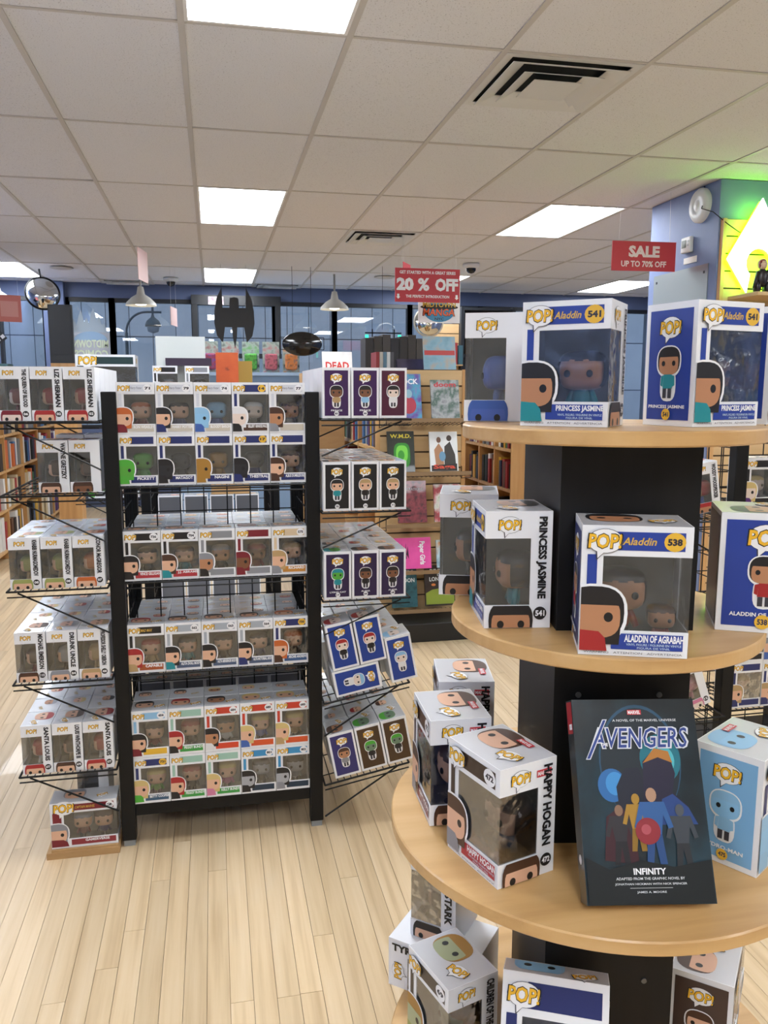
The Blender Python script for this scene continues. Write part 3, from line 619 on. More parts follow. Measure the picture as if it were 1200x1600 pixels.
for n, row in LW.items():
    for k, r_ in enumerate(row):
        if not r_: continue
        hair, skin, cloth, name, num = r_
        pop('box%s with lettered side, %s-toned figure, %s on %s bookcase-side wing shelf' % ((' '+num) if num else '', hair, spot[k], NTH[n]), (LWX[k], 2.665+(.03 if n == 1 else 0), LZ[n]), R(-90), hair, skin, cloth, 'grey', '', name, num, show='fr', group='lettered boxes on the bookcase-side wing', ins='#77746c')
    for y in range(1, 5):
        for k in range(3):
            if n == 1 and (k == 0 or y in (1, 2, 4)): continue
            if n in (3, 4) and y == 4: continue
            if n == 2 and y > 2: continue
            hidden(LWX[k], 2.665+y*.118, LZ[n], R(-90), 'grey-topped figure box behind the lettered row of the %s bookcase-side wing shelf' % NTH[n], 'back rows on the %s bookcase-side wing shelf' % NTH[n], 'fr' if n == 0 else 't')
# wing toward the endcap: boxes face outward, illustrated sides toward the aisle
RWX = (.386, .479, .571)
RW = {0: [('black', 'brown', 'tan', 'PRINCE', '81', '#3a1550'), ('black', 'brown', 'lightblue', 'PRINCE', '80', '#3a1550'), ('black', 'pale', 'white', '', '', '#4a1030')],
      1: [('black', 'fair', 'teal', '', '70', '#17171b'), ('tan', 'fair', 'black', '', '71', '#17171b'), ('tan', 'fair', 'black', '', '71', '#17171b')],
      2: [('teal', 'green', 'teal', 'LYING CAT', '17', '#2c1c46'), ('black', 'brown', 'black', 'ALANA', '68', '#2c1c46'), ('black', 'brown', 'black', 'ALANA', '68', '#2c1c46')]}
for n, row in RW.items():
    for k, (hair, skin, cloth, name, num, art) in enumerate(row):
        pop('box%s with dark panel, %s-toned print, %s on %s endcap-side wing shelf' % (' '+num if num else '', hair, ['beside the rack post', 'middle', 'outermost'][k], NTH[n]), (RWX[k], 2.66, RZ[n]), R(90), hair, skin, cloth, art, '', name, num, show='l', fig=False, art=art, group='illustrated boxes on the endcap-side wing')
    for y in range(1, 5):
        for k in range(3): hidden(RWX[k], 2.66+y*.118, RZ[n], R(90), 'grey-topped figure box behind the illustrated row of the %s endcap-side wing shelf' % NTH[n], 'back rows on the %s endcap-side wing shelf' % NTH[n])
TL = R(-10.6); SL = math.tan(-TL)
def rwz(n, x): return RZ[n]+(x-.337)*SL
def tbox(n, x, y, lift, lab, hair, skin, cloth, art, num, name, det=1):
    z = rwz(n, x)+lift
    if det: return pop(lab, (x-lift*SL, y, z), R(90), hair, skin, cloth, art, '', name, num, show='l', fig=False, art=art, tilt=(TL, 0), group='illustrated boxes on the endcap-side wing')
    return pop(lab, (x, y, z), R(90), hair, skin, cloth, detail=0, show='t', tilt=(TL, 0), group='back rows on the tilted endcap-side wing shelves')
BLU = '#1c3f94'
t = pop('box lying on its side with blue illustrated panel under two red-haired boxes', (.372, 2.66, RZ[3]+.057), 0, 'lightblue', 'pale', 'white', BLU, '', '', '', show='l', fig=False, art=BLU)
t.rotation_euler = (Matrix.Rotation(R(90)+TL, 3, 'Y') @ Matrix.Rotation(R(90), 3, 'Z')).to_euler()
tbox(3, .432, 2.66, .096, 'box with blue panel and red-haired print on the lying box, beside the post', 'red', 'pale', 'black', BLU, '', '')
tbox(3, .5255, 2.66, .096, 'box with blue panel and red-haired print on the lying box, outer of two', 'red', 'pale', 'black', BLU, '', '')
tbox(3, .617, 2.66, .006, 'box with blue panel and pale-haired print at the outer end of tilted fourth shelf', 'lightblue', 'pale', 'white', BLU, '', '')
for k, (hair, skin, cloth, art, num) in enumerate([('brown', 'tan', 'grey', '#33306e', ''), ('green', '#6f8a72', 'black', '#4c3620', ''), ('green', '#6f8a72', 'black', '#4c3620', '')]):
    tbox(4, (.42, .512, .604)[k], 2.66, .006, 'box with %s illustrated panel, %s on the tilted lowest endcap-side wing shelf' % (['violet', 'brown', 'brown'][k], ['beside the rack post', 'middle', 'outermost'][k]), hair, skin, cloth, art, num, '')
for n in (3, 4):
    for y in range(1, 5):
        for k in range(3): tbox(n, (.416, .509, .602)[k], 2.66+y*.118, .006, 'grey-topped figure box in the back rows of the tilted %s endcap-side wing shelf' % NTH[n], random.choice(HH), 'fair', 'grey', '', '', '', 0)
# two-pack on a board by the rack foot
tag(MB().box(-.565, -.34, 2.6, 2.84, 0, .022).box(-.55, -.345, 2.603, 2.82, .022, .03).obj('wooden_board', KRAFT), 'flat kraft-coloured board on the floor under the two-figure box', 'board')
t = pop('wide two-figure window box with maroon header standing on a board by the rack foot', (-.447, 2.61, .0305), 0, 'grey', 'fair', 'maroon', 'maroon', 'CAPTAIN MARVEL', 'GAMERVERSE', '2', (.205, .09, .155), 'f', 1, namebar='#8c2f38', show='fr', two=(-.01, .055, 1, 'brown', 'navy'))
pop('box with cropped bold lettering behind the two-figure box', (-.43, 2.78, .0305), R(-90), 'black', 'fair', 'black', 'black', '', 'WEA', '', (.13, .1, .26), 'c', 1, show='fr')
# ---- second rack, beyond the tower on the right
O2X, O2Y = 1.975, -.3
rack(O2X, O2Y, 'black grid rack half hidden by the round tower')
for n, z in enumerate((1.12, .78, .43)): wshelf('black wire shelf, %s in the front bay of the rack half hidden by the tower' % NTH[n], O2X-.286, O2X+.286, 2.64+O2Y, 2.895+O2Y, z)
for n, z in enumerate((1.09, .78, .43)): wshelf('black wire shelf, %s on the wing of the rack half hidden by the tower' % NTH[n], O2X-.63, O2X-.337, 2.6+O2Y, 3.2+O2Y, z, -1)
def f2(k, z, lab, *a, **kw): pop(lab, (O2X-2*PX+k*PX, FY+O2Y, z), 0, *a, anchor='f', show='fr', group='boxes on the rack behind the tower', **kw)
f2(0, 1.12, 'window box with black header and blond figure on the rack behind the tower', 'blond', 'pale', 'purple', 'black')
f2(1, 1.12, 'window box beside the blond one on the rack behind the tower', 'brown', 'fair', 'grey', 'black')
f2(0, .59, 'window box with brown-haired figure in pink, upper tier on the rack behind the tower', 'brown', 'fair', 'pink', 'black')
f2(1, .59, 'window box with grey-haired figure in blue, upper tier on the rack behind the tower', 'grey', 'fair', 'blue', 'white')
for k in range(2): f2(k, .43, 'window box in the lower tier on the rack behind the tower', 'tan', 'fair', 'navy', 'navy')
pop('window box tilted on the wing shelf, red-headed figure, behind the tower', (O2X-.43, 2.68+O2Y, 1.112), R(-90), 'red', 'tan', 'blue', 'grey', '', 'WOODY WOODPECKER', '', show='fr', tilt=(R(9), 0))
pop('window box leaning on the wing shelf, pink figure, behind the tower', (O2X-.42, 2.68+O2Y, .455), R(-90), 'pink', 'pale', 'pink', 'black', '', '', '12', show='fr', tilt=(R(20), 0), back='black')
pop('clear-topped box lying on the lowest wing shelf behind the tower', (O2X-.545, 2.9+O2Y, .4305), R(-75), 'grey', 'pale', 'grey', '#c9c36a', show='fr')
# ---- third rack, behind the first
O3X, O3Y = -.02, 1.45
rack(O3X, O3Y, 'black grid rack standing behind the full one toward the street')
for n, z in enumerate((1.45, .82, .4)): wshelf('black wire shelf, %s in the front bay of the rearmost grid rack' % NTH[n], O3X-.286, O3X+.286, 2.64+O3Y, 2.895+O3Y, z)
for n, z in enumerate((1.42, .98)): wshelf('black wire shelf, %s on the wing of the rearmost grid rack' % NTH[n], O3X-.63, O3X-.337, 2.6+O3Y, 3.2+O3Y, z, -1)
def f3(x, z, lab, *a, y=0, **kw): pop(lab, (O3X+x, FY+O3Y+y, z), 0, *a, anchor='f', show='fr', group='boxes on the rearmost rack', **kw)
f3(-.2, 1.45, 'window box with grey-haired figure standing on top of the rearmost rack', 'grey', 'fair', 'black', 'black')
f3(-.05, 1.45, 'window box with dark figure standing on top of the rearmost rack', 'black', 'grey', 'black', 'grey')
f3(-.52, .98, 'window box with green-toned figure on the lower wing of the rearmost rack', 'olive', 'pale', 'green', 'grey')
f3(-.402, 1.141, 'window box with brown-haired figure stacked on the lower wing of the rearmost rack', 'brown', 'pale', 'black', 'grey')
f3(-.4, .98, 'window box below the stacked one on the lower wing of the rearmost rack', 'brown', 'pale', 'black', 'grey')
for k in range(4):
    hidden(O3X-.2+k*.125, 2.71+O3Y, .82, math.pi, 'grey-topped box on the rearmost rack seen through the wire grid', 'boxes seen through the grid', back='#5a5c62')
    hidden(O3X-.2+k*.125, 2.71+O3Y, .4, math.pi, 'grey-topped box low on the rearmost rack seen through the wire grid', 'boxes low on the rearmost rack', back='#6a6c72')
t = pop('wide dark window box with blue figure on the wing of the rearmost rack', (O3X-.47, FY+O3Y, 1.42), 0, 'navy', 'blue', 'blue', '#1d3a3c', '', '', '', (.27, .16, .24), 'f', 1, show='fr')
tag(MB().box(O3X-.2, O3X+.02, 2.72+O3Y, 2.86+O3Y, 1.615, 1.65).obj('flat_box', mat('#33253a', .5)), 'dark purple flat box lying across the two boxes on the rearmost rack', 'box')
tag(MB().box(-.27, -.03, 4.28, 4.3, 1.452, 1.76).obj('comic_board', mat('#dfe5e2', .4)), 'pale sleeved comic with red bands standing on the rearmost rack', 'comic')
tag(MB().box(.02, .13, 4.2, 4.215, 1.452, 1.68).obj('orange_comic', noise_mat('orange_cover', ['#5a2416', '#c4562a', '#d0602e'], (14, 14, 14), .5, pos=[.3, .4, .7])), 'orange comic with dark drawing standing on the rearmost rack', 'comic')
tag(MB().box(.11, .2, 4.24, 4.255, 1.452, 1.64).obj('olive_comic', mat('#a8873a', .5)), 'ochre comic beside the orange one', 'comic')
tag(MB().box(-.02, .17, 4.12, 4.28, .9825, 1.12).obj('cardboard_carton', KRAFT), 'small brown cardboard carton seen through the wire grid', 'carton')
# ================================================================== BOOKS AND BOOKCASES
def book_mesh():
    m = MB(); m.box(-.5, .5, 0, .06, 0, 1, CARD); m.box(-.5, -.38, .06, 1, 0, 1, CARD); m.box(.38, .5, .06, 1, 0, 1, CARD); m.box(-.38, .38, .06, .96, .015, .985, CARDTOP)
    return m.mesh('book')
BM = book_mesh(); PAGES = mat('#e4dccb', .85)
BKC = {'black': '#1c1d21', 'white': '#dfe0df', 'red': '#9c2a2c', 'navy': '#263454', 'grey': '#74787d', 'cream': '#cdbf9f', 'brown': '#5c4030', 'blue': '#3c6a9c', 'green': '#3c6a48', 'orange': '#c0622e', 'yellow': '#cfa43a', 'purple': '#5c3f70'}
BKK = ['black']*4+['white']*4+['red']*3+['navy']*2+['grey']*3+['cream']*3+['brown']*2+['blue']*2+['green', 'orange', 'yellow', 'purple']
def book(x, y, z, th, w, dp, h, where, grp):
    c = random.choice(BKK)
    o = inst('book', BM, None, [mat(BKC[c], .45), PAGES], (x, y, z), (w, dp, h), (0, 0, th))
    tag(o, '%s %s book, spine out, %s' % ('thick' if w > .045 else 'thin', c, where), 'book', grp)
def fill(axis, face, a, b, z, hmax, where, grp, wmin=.022, wmax=.06, depth=.17, gap=.12):
    """a row of books; axis 'x+' faces +X at x=face, 'x-' faces -X"""
    p = a+.006
    while True:
        w = random.uniform(wmin, wmax)
        if p+w > b-.006: break
        if random.random() < gap*.3: p += random.uniform(.03, .1); continue
        h = hmax*random.uniform(.72, .96); dd = depth*random.uniform(.85, 1); s = random.uniform(0, .025)
        if axis == 'x+': book(face-.01-s, p+w/2, z, R(90), w-.001, dd, h, where, grp)
        else: book(face+.01+s, p+w/2, z, R(-90), w-.001, dd, h, where, grp)
        p += w
def case(label, x0, x1, y0, y1, zs, top, ny, face):
    t = tag(empty('bookcase', ((x0+x1)/2, (y0+y1)/2, 0)), label, 'bookcase'); a, b = (x1-x0)/2, (y1-y0)/2
    xb = -a if face == '+' else a; bx = (min(xb, xb+(.02 if face == '+' else -.02)), max(xb, xb+(.02 if face == '+' else -.02)))
    MB().box(bx[0], bx[1], -b, b, 0, top).obj('back_panel', BIRCHV, t)
    xi = (-a+.02, a) if face == '+' else (-a, a-.02)
    for k in range(ny+1):
        y = -b+2*b*k/ny; MB().box(xi[0], xi[1], max(y-.011, -b), min(y+.011, b), .001, top-.02).obj('upright', BIRCHV, t)
    for z in zs: MB().box(xi[0], xi[1]-(.002 if face == '+' else 0), -b+.011, b-.011, z-.022, z).obj('shelf', BIRCH, t)
    MB().box(xi[0], xi[1], -b, b, top-.02, top).obj('top_board', BIRCH, t)
    return t
ZS = (.1, .45, .79, 1.1)
case('long light wood bookcase filled with book spines along the side wall', -2.08, -1.8, 7.0, 10.5, ZS, 1.45, 5, '+')
for n, (z, h) in enumerate(zip(ZS, (.3, .29, .27, .29))):
    for c in range(5):
        a = 7.0+.7*c
        fill('x+', -1.8, a+.011, a+.689, z, h, '%s shelf of the long side bookcase' % ['lowest', 'second lowest', 'third', 'upper'][n], 'books in the long side bookcase', .05, .11)
for k, (y, w, h, c) in enumerate([(7.4, .3, .26, '#bcd4dc'), (7.9, .24, .2, '#e4e6e6'), (8.3, .2, .28, '#41666a'), (8.8, .26, .12, '#23282c')]):
    tag(MB().box(-1.99, -1.84, y-w/2, y+w/2, 1.4505, 1.4505+h).obj('boxed_set', mat(c, .5), bevel=.004), ['pale blue slipcase', 'white flat carton', 'teal slipcase', 'low black carton'][k]+' lying on top of the long side bookcase', 'box')
# island with the magazine endcap
case('double island bookcase with spines facing the wire rack aisle', 1.02, 1.26, 4.9, 7.7, (.1, .45, .78, 1.12), 1.5, 3, '-')
for n, (z, h) in enumerate(zip((.45, .78, 1.12), (.28, .29, .34))):
    for c in range(0 if n == 0 else 2):
        a = 4.9+2.8/3*c
        fill('x-', 1.02, a+.011, a+2.8/3-.011, z, h, '%s shelf of the island bookcase' % ['low', 'middle', 'top'][n], 'books in the island bookcase', .02, .06, .18, .05)
case('island bookcase half with its shelves toward the far aisle', 1.262, 1.5, 4.9, 7.7, (.1, .45, .78, 1.12), 1.5, 3, '+')
slats('slatwall_endcap', 'slatwall endcap with wire shelves of comics at the end of the island', .985, 1.5, 4.862, .12, 1.62, .1)
tag(MB().box(.96, 1.525, 4.58, 4.89, 0, .115).obj('endcap_base', mat('#1b1a19', .5), bevel=.006), 'black plinth under the slatwall endcap', 'plinth')
BRW = mat('#5a4636', .5, .3)
EZ = (1.315, 1.0, .69, .405, .165)
for n, z in enumerate(EZ):
    t = empty('comic_shelf', (1.242, 4.86, z), 0, 'slanted wire comic shelf with brown lip, %s on the slatwall endcap' % NTH[n], 'wire shelf', 'wire comic shelves')
    MB().box(-.26, .26, -.205, -.2, -.005, .018).obj('lip', mat('#8a6f50', .5), t)
    m = MB()
    for k in range(19): x = -.25+.5*k/18; m.rod((x, -.2, 0), (x, -.005, -.035), .0018, 5)
    for y, zz in ((-.13, -.012), (-.06, -.024)): m.rod((-.25, y, zz), (.25, y, zz), .002, 5)
    tag(m.obj('wire_deck', BRW, t), kind='stuff')
    for s in (-1, 1): MB().path([(s*.26, -.2, .05), (s*.26, -.2, -.02), (s*.26, -.005, -.045), (s*.26, -.005, .03)], .0025).obj('side_wire', BLACKMET, t)
def comic(label, x, z, w, h, cols, title, trgb, tz=.84, th_=.2, scale=(14, 14, 14), rot=0, thick=.014, extra=(), y=4.74):
    t = empty('comic_book', (x, y, z+.012), 0, label, 'comic', 'comics on the endcap'); t.rotation_euler = (R(-12), 0, 0)
    MB().box(-w/2, w/2, 0, thick, 0, h).obj('cover', noise_mat('cover_art', cols, scale, .35, 6, coat=.3), t)
    L_ = list(extra)
    if title: L_.append(T(title, 0 if not rot else w*.28, h*tz if not rot else h*.5, w*.78 if not rot else h*.75, h*th_ if not rot else w*.16, trgb, rot, .03))
    if L_: prnt('cover_print', t, lambda u, v, e: (u, -e, v), L_)
    return t
comic('purple comic with white splat lettering on the top endcap shelf', 1.14, EZ[0], .155, .27, ['#3a2c6c', '#6a4ea0', '#48a0c0', '#8c6cb8'], 'ROCK', WHITE, .83, .12, extra=[P(oval(0, .08, .045, .05), '#b0344a'), P(oval(0, .15, .022, .026), '#8fb8c8')])
comic('bagged grey comic with red lettering on the top endcap shelf', 1.365, EZ[0], .175, .235, ['#4a4c50', '#a8acb0', '#3c5c50', '#c8c8cc'], 'doom', '#c03038', .88, .13)
comic('black comic with green glow and yellow lettering on the second endcap shelf', 1.095, EZ[1], .165, .245, ['#121a14', '#1a2418'], 'W.M.D.', '#e0d040', .88, .1, extra=[P(oval(.005, .1, .05, .075, 24, .6), '#2c8a24'), P(oval(.005, .11, .036, .05, 24, .7), '#7ad84a'), P(oval(0, .1, .02, .03), '#3a9a2c')])
comic('white comic with red lettering on the second endcap shelf', 1.36, EZ[1], .175, .24, ['#dfe3e4', '#e9ecec'], 'Saga', '#d8482c', .1, .14, extra=[P([(-.05, .01), (-.06, .13), (-.03, .17), (-.005, .13), (0, .01)], '#b0805c'), P([(0, .01), (.005, .15), (.04, .18), (.07, .1), (.075, .01)], '#33302c'), P(oval(-.03, .19, .014, .018), '#6a4630'), P(oval(.035, .2, .016, .018), '#3c2c24'), P(oval(-.01, .09, .02, .03), '#6a98b8'), P(clip([(-.08, 0), (.08, 0), (.08, .045), (-.08, .035)], -.087, .087, .001, .2), '#221c1a')])
comic('dark comic with crowded red band on the third endcap shelf', 1.165, EZ[2], .18, .255, ['#1e2024', '#6a2a34', '#8c3a44', '#26262c'], 'GENERATIONS', '#b8bcc2', .8, .07, (30, 30, 30))
comic('bagged red and green comic on the third endcap shelf', 1.385, EZ[2], .165, .23, ['#2c5048', '#b0404a', '#d0cfc8', '#6a9a4a'], '', WHITE)
comic('hot pink comic lying sideways with white script lettering on the fourth endcap shelf', 1.15, EZ[3], .27, .19, ['#e04a9c', '#f05aac'], 'Paper Girls', WHITE, rot=-math.pi/2, extra=[P([(-.08+.012*k, .05+.02*(k % 3)), (-.07+.012*k, .16-.02*(k % 2)), (-.075+.014*k, .06)], '#3c1430') for k in range(6)])
comic('bagged pale blue comic with orange lettering on the fourth endcap shelf', 1.385, EZ[3], .13, .17, ['#5c86a0', '#b8d4dc', '#c08a4a'], 'SLUMS', '#d8883c', .86, .12)
comic('dark teal comic with white lettering on the lowest endcap shelf', 1.12, EZ[4], .16, .25, ['#12282c', '#2c6068', '#183438'], '', WHITE, extra=[T('RIVERS', 0, .215, .12, .025, '#d8dedc', 0, .02), T('OF', 0, .19, .03, .016, '#d8dedc', 0, .02), T('LONDON', 0, .165, .13, .026, '#d8dedc', 0, .02)])
comic('dark comic with green field and white lettering on the lowest endcap shelf', 1.345, EZ[4], .19, .25, ['#231a18', '#33261e', '#3a2420'], '', WHITE, extra=[T('RIVERS', 0, .215, .12, .025, '#d8dedc', 0, .02), T('OF', 0, .19, .03, .016, '#d8dedc', 0, .02), T('LONDON', 0, .165, .13, .026, '#d8dedc', 0, .02), P([(-.09, .01), (.09, .01), (.09, .09), (.02, .11), (-.05, .1), (-.09, .08)], '#8a9a34'), P(oval(-.04, .13, .014, .008), '#e08a4a')])
# things on top of the island
for k in range(7):
    o = inst('tall_volume', BM, None, [mat(['#2c2a2c', '#3a3634', '#454140', '#2a2a30'][k % 4], .5), PAGES], (1.1+.062*k, 5.8, 1.501), (.058, .2, .36+.012*(k % 3)), (0, 0, 0))
    tag(o, 'tall dark hardcover volume, spine out, on top of the island bookcase', 'book', 'tall dark volumes on the island')
for k in range(5):
    o = inst('slim_volume', BM, None, [mat(['#8c2f34', '#b9b6b0', '#5b7f94', '#cfd3d4', '#5a5a62'][k], .5), PAGES], (1.06+.024*k, 5.3, 1.501), (.022, .18, .24), (0, 0, 0))
    tag(o, '%s slim volume, spine out, in front of the tall dark volumes' % ['red', 'cream', 'blue', 'white', 'grey'][k], 'book', 'slim volumes on the island')
t = comic('purple framed slipcase standing on the island top', 1.28, 1.488, .2, .2, ['#241c36', '#3a2f58'], '', WHITE, y=5.22, thick=.06)
t = comic('tall poster book with red band and blue sky on the island top by the slatwall', 1.42, 1.488, .21, .34, ['#6f9cb4', '#86b0c4', '#c0a080'], '', WHITE, y=5.05, extra=[rect(-.1, .1, .22, .25, '#c03a3c')])
t = comic('white comic with red lettering on a rack toward the street windows', 1.1, 1.488, .27, .34, ['#dfe1e0', '#ecedec'], 'DEAD', '#c83434', .63, .2, y=7.3, extra=[rect(-.12, -.02, .02, .1, '#a8343a'), rect(-.01, .1, .03, .09, '#3a6a9a')])
tag(MB().box(.66, .98, 6.2, 6.4, 0, 1.62).obj('cardboard_display', KRAFT), 'tall brown cardboard display bin beside the island', 'display')
# manga case on the right
case('light wood cube bookcase of small volumes beyond the tower', 2.2, 2.45, 5.85, 7.4, (.1, .42, .74, 1.05), 1.36, 4, '-')
MB_ = None
for n, z in enumerate((.42, .74, 1.05)):
    for c in range(4):
        a = 5.85+1.55/4*c; fill('x-', 2.2, a+.011, a+1.55/4-.011, z, .25, '%s shelf of the cube bookcase' % ['low', 'middle', 'top'][n], 'small volumes in the cube bookcase', .032, .06, .14, 0)
# ================================================================== SIGNS AND HANGING THINGS
RED = mat('#c23642', .45)
def hang(name, label, x, y, z0, z1, w, colr, layers, rz=0, cat='sign', t_=.006, strings=True):
    t = empty(name, (x, y, z0), rz, label, cat); h = z1-z0
    MB().box(-w/2, w/2, 0, t_, 0, h).obj('board', colr, t)
    if layers: prnt('lettering', t, lambda u, v, e: (u, -e, v), layers, base=.0006)
    if strings:
        for s in (-1, 1): MB().rod((s*w*.4, t_/2, h-.002), (s*w*.38, t_/2, CZ-z0-.001), .0009, 4).obj('string', mat('#d8dadc', .4), t)
    return t
hang('sale_sign', 'red hanging sign with white sale lettering near the blue pillar', 2.845, 5.17, 2.285, 2.475, .45, RED, [T('SALE', 0, .125, .22, .075, '#ecd9dc', 0, .05), T('UP TO 70% OFF', 0, .045, .32, .04, '#ecd9dc', 0, .03)], R(-3), t_=.01)
hang('discount_sign', 'red hanging sign with large white percent-off lettering above the island', 1.522, 5.8, 2.115, 2.348, .475, RED, [T('GET STARTED WITH A GREAT SERIES', 0, .205, .41, .022, WHITE, 0, .03), T('20', -.165, .123, .125, .09, WHITE, 0, .06), T('%', -.03, .123, .085, .09, WHITE, 0, .04), T('OFF', .14, .123, .17, .09, WHITE, 0, .05), T('THE PERFECT INTRODUCTION', 0, .04, .32, .02, WHITE, 0, .03),
     P([(-.215, .02), (-.2, .035), (-.207, .035), (-.207, .055), (-.223, .055), (-.223, .035), (-.23, .035)], WHITE), P([(.215, .02), (.23, .035), (.223, .035), (.223, .055), (.207, .055), (.207, .035), (.2, .035)], WHITE)])
hang('shop_sign', 'white hanging sign with orange lettering over a blue disc', 1.72, 6.2, 2.005, 2.3, .33, mat('#eceeee', .5), [P(oval(0, .085, .12, .078, 28), '#3f8cb4'), P(oval(0, .118, .15, .02, 28), BLACK), T('MANGA', 0, .08, .26, .06, '#2a2a30', 0, .05, .1), T('MANGA', 0, .08, .25, .052, '#e2683a', 0, .02, .1), T('MIDTOWN', 0, .137, .26, .04, '#c9a83a', 0, .03), T('NYC', 0, .03, .07, .02, BLACK, 0, .02)], strings=True)
hang('small_red_sign', 'small red hanging sign behind the percent-off sign', 1.56, 6.6, 2.36, 2.5, .2, RED, [], R(60))
for lab, x, y, z0, z1, rz in (('thin white hanging sign seen edge-on above the full wire rack', -.535, 7.3, 2.39, 2.645, 80), ('thin white hanging sign seen edge-on before the street windows', -.378, 9.2, 2.17, 2.36, 80)):
    hang('edge_sign', lab, x, y, z0, z1, .3, mat('#d9b9b6', .5), [], R(rz))
hang('pink_sign', 'small salmon hanging sign by the convex mirror', -1.95, 8.9, 2.16, 2.42, .22, mat('#d07a72', .5), [rect(-.08, .08, .05, .2, '#dc9c94')], R(20))
t = hang('film_card', 'black card with white film perforations hung at an angle by the side windows', -2.12, 8.7, 1.85, 2.2, .45, mat('#1b1d20', .5), [rect(-.2+.055*k, -.165+.055*k, .02, .055, WHITE) for k in range(8)], 0, strings=False); t.rotation_euler = (0, R(-38), 0)
MB().rod((.2, .003, .349), (.2+.545*math.sin(R(38)), .003, .349+.545*math.cos(R(38))), .001, 4).obj('string', BLACKMET, t)
# black winged emblem hung at the window
wl = [(0, -.32), (.022, -.2), (.028, -.1), (.1, -.1), (.125, -.26), (.185, -.19), (.21, -.06), (.205, .07), (.18, .2), (.125, .31), (.12, .1), (.05, .1), (.045, .2), (.0, .21)]
t = tag(empty('winged_emblem', (.25, 9.0, 2.25)), 'black winged emblem hanging in front of the street windows', 'emblem')
o = inst('plate', ngon_prism(wl+[(-x, z) for x, z in wl[::-1] if x > 0], -.012, .012), t); o.data.materials.append(mat('#121317', .5))
for s in (-1, 1): MB().rod((s*.13, 0, .3), (s*.13, 0, CZ-2.25-.001), .001, 4).obj('string', BLACKMET, t)
t = tag(empty('oval_sign', (.965, 9.0, 1.985)), 'dark oval glossy sign hanging before the street windows', 'sign')
o = MB().lathe([(0, -.02), (.2, -.02), (.215, -.012), (.215, .012), (.2, .02), (0, .02)], 40).obj('plate', mat('#14171a', .12, coat=.5), t, True); o.scale = (1, .6, 1); o.rotation_euler = (R(90), 0, 0)
for s in (-1, 1): MB().rod((s*.1, 0, .11), (s*.1, 0, CZ-1.985-.001), .0025, 5).obj('cord', BLACKMET, t)
MB().path([(-.24, .03, -.06), (-.24, .03, .07), (.24, .03, .07), (.24, .03, -.06), (-.24, .03, -.06)], .004).obj('frame', BLACKMET, t)
t = tag(empty('neon_frame', (1.82, 8.8, 1.98)), 'small black sign frame with green glowing ends by the street windows', 'lit sign')
MB().path([(-.2, 0, 0), (.2, 0, 0)], .007).path([(-.2, 0, .12), (.2, 0, .12)], .007).path([(-.12, 0, -.06), (-.12, 0, .16)], .007).path([(.12, 0, -.06), (.12, 0, .16)], .007).path([(-.1, 0, .05), (.1, 0, .05)], .015).obj('frame', BLACKMET, t)
for s in (-1, 1): MB().box(s*.18-.016, s*.18+.016, -.01, .01, .015, .1).obj('tube', mat('#2fd8a0', .4, emit=2.2), t)
MB().rod((-.01, 0, .16), (-.01, 0, CZ-1.98-.001), .002, 5).obj('cord', BLACKMET, t)
for lab, x in (('cream dome pendant lamp hanging by the winged emblem', -.735), ('cream dome pendant lamp hanging by the oval sign', 1.395), ('cream dome pendant lamp hanging by the wall bookcase', -2.2)):
    t = tag(empty('pendant_lamp', (x, 9.5, 2.4)), lab, 'pendant lamp', 'dome pendant lamps')
    MB().lathe([(.165, 0), (.155, .03), (.1, .085), (.045, .12), (.03, .2), (.0, .21)], 28).obj('shade', mat('#b9b8b0', .45), t, True)
    MB().rod((0, 0, .2), (0, 0, CZ-2.4-.001), .012, 8).obj('stem', mat('#8f8f8a', .5), t)
    MB().lathe([(0, .0), (.05, .008), (.08, .03), (.05, .07), (0, .09)], 16).obj('bulb', mat('#fff6e6', .4, emit=8), t, True)
t = tag(empty('convex_mirror', (-1.76, 9.6, 2.515)), 'round convex security mirror in the street window corner', 'mirror'); t.rotation_euler = (R(78), 0, R(18))
MB().lathe([(.17, 0), (.165, .02), (.14, .05), (.1, .075), (.05, .09), (0, .094)], 40).obj('dome', mat('#d8dcdf', .03, 1), t, True)
MB().lathe([(.17, -.01), (.182, -.005), (.182, .012), (.168, .016)], 40).obj('rim', BLACKMET, t, True)
MB().rod((0, .1, -.02), (0, .3, -.1), .01).obj('bracket', BLACKMET, t)
for lab, x, y, c in (('small white dome security camera with black eye on the ceiling past the percent-off sign', 2.674, 8.42, '#e4e5e4'), ('small grey dome security camera on the ceiling above the winged emblem', -.44, 10.2, '#b9bbba')):
    t = tag(empty('dome_camera', (x, y, CZ-.003)), lab, 'camera')
    MB().lathe([(0, 0), (.085, 0), (.085, -.03), (.07, -.045), (.05, -.045)], 24).obj('base', mat(c, .4), t, True)
    MB().lathe([(.052, -.043), (.048, -.07), (.03, -.09), (0, -.098)], 20).obj('eye', mat('#141518', .1), t, True)
for lab, x, y in (('flat round ceiling speaker above the convex mirror', -1.55, 9.6), ('flat round ceiling speaker past the oval sign', 2.0, 9.6)):
    tag(MB().lathe([(0, -.012), (.1, -.012), (.12, -.006), (.12, -.001), (0, -.001)], 28).obj('ceiling_speaker', mat('#bdbab4', .6)), lab, 'speaker').location = (x, y, CZ-.003)
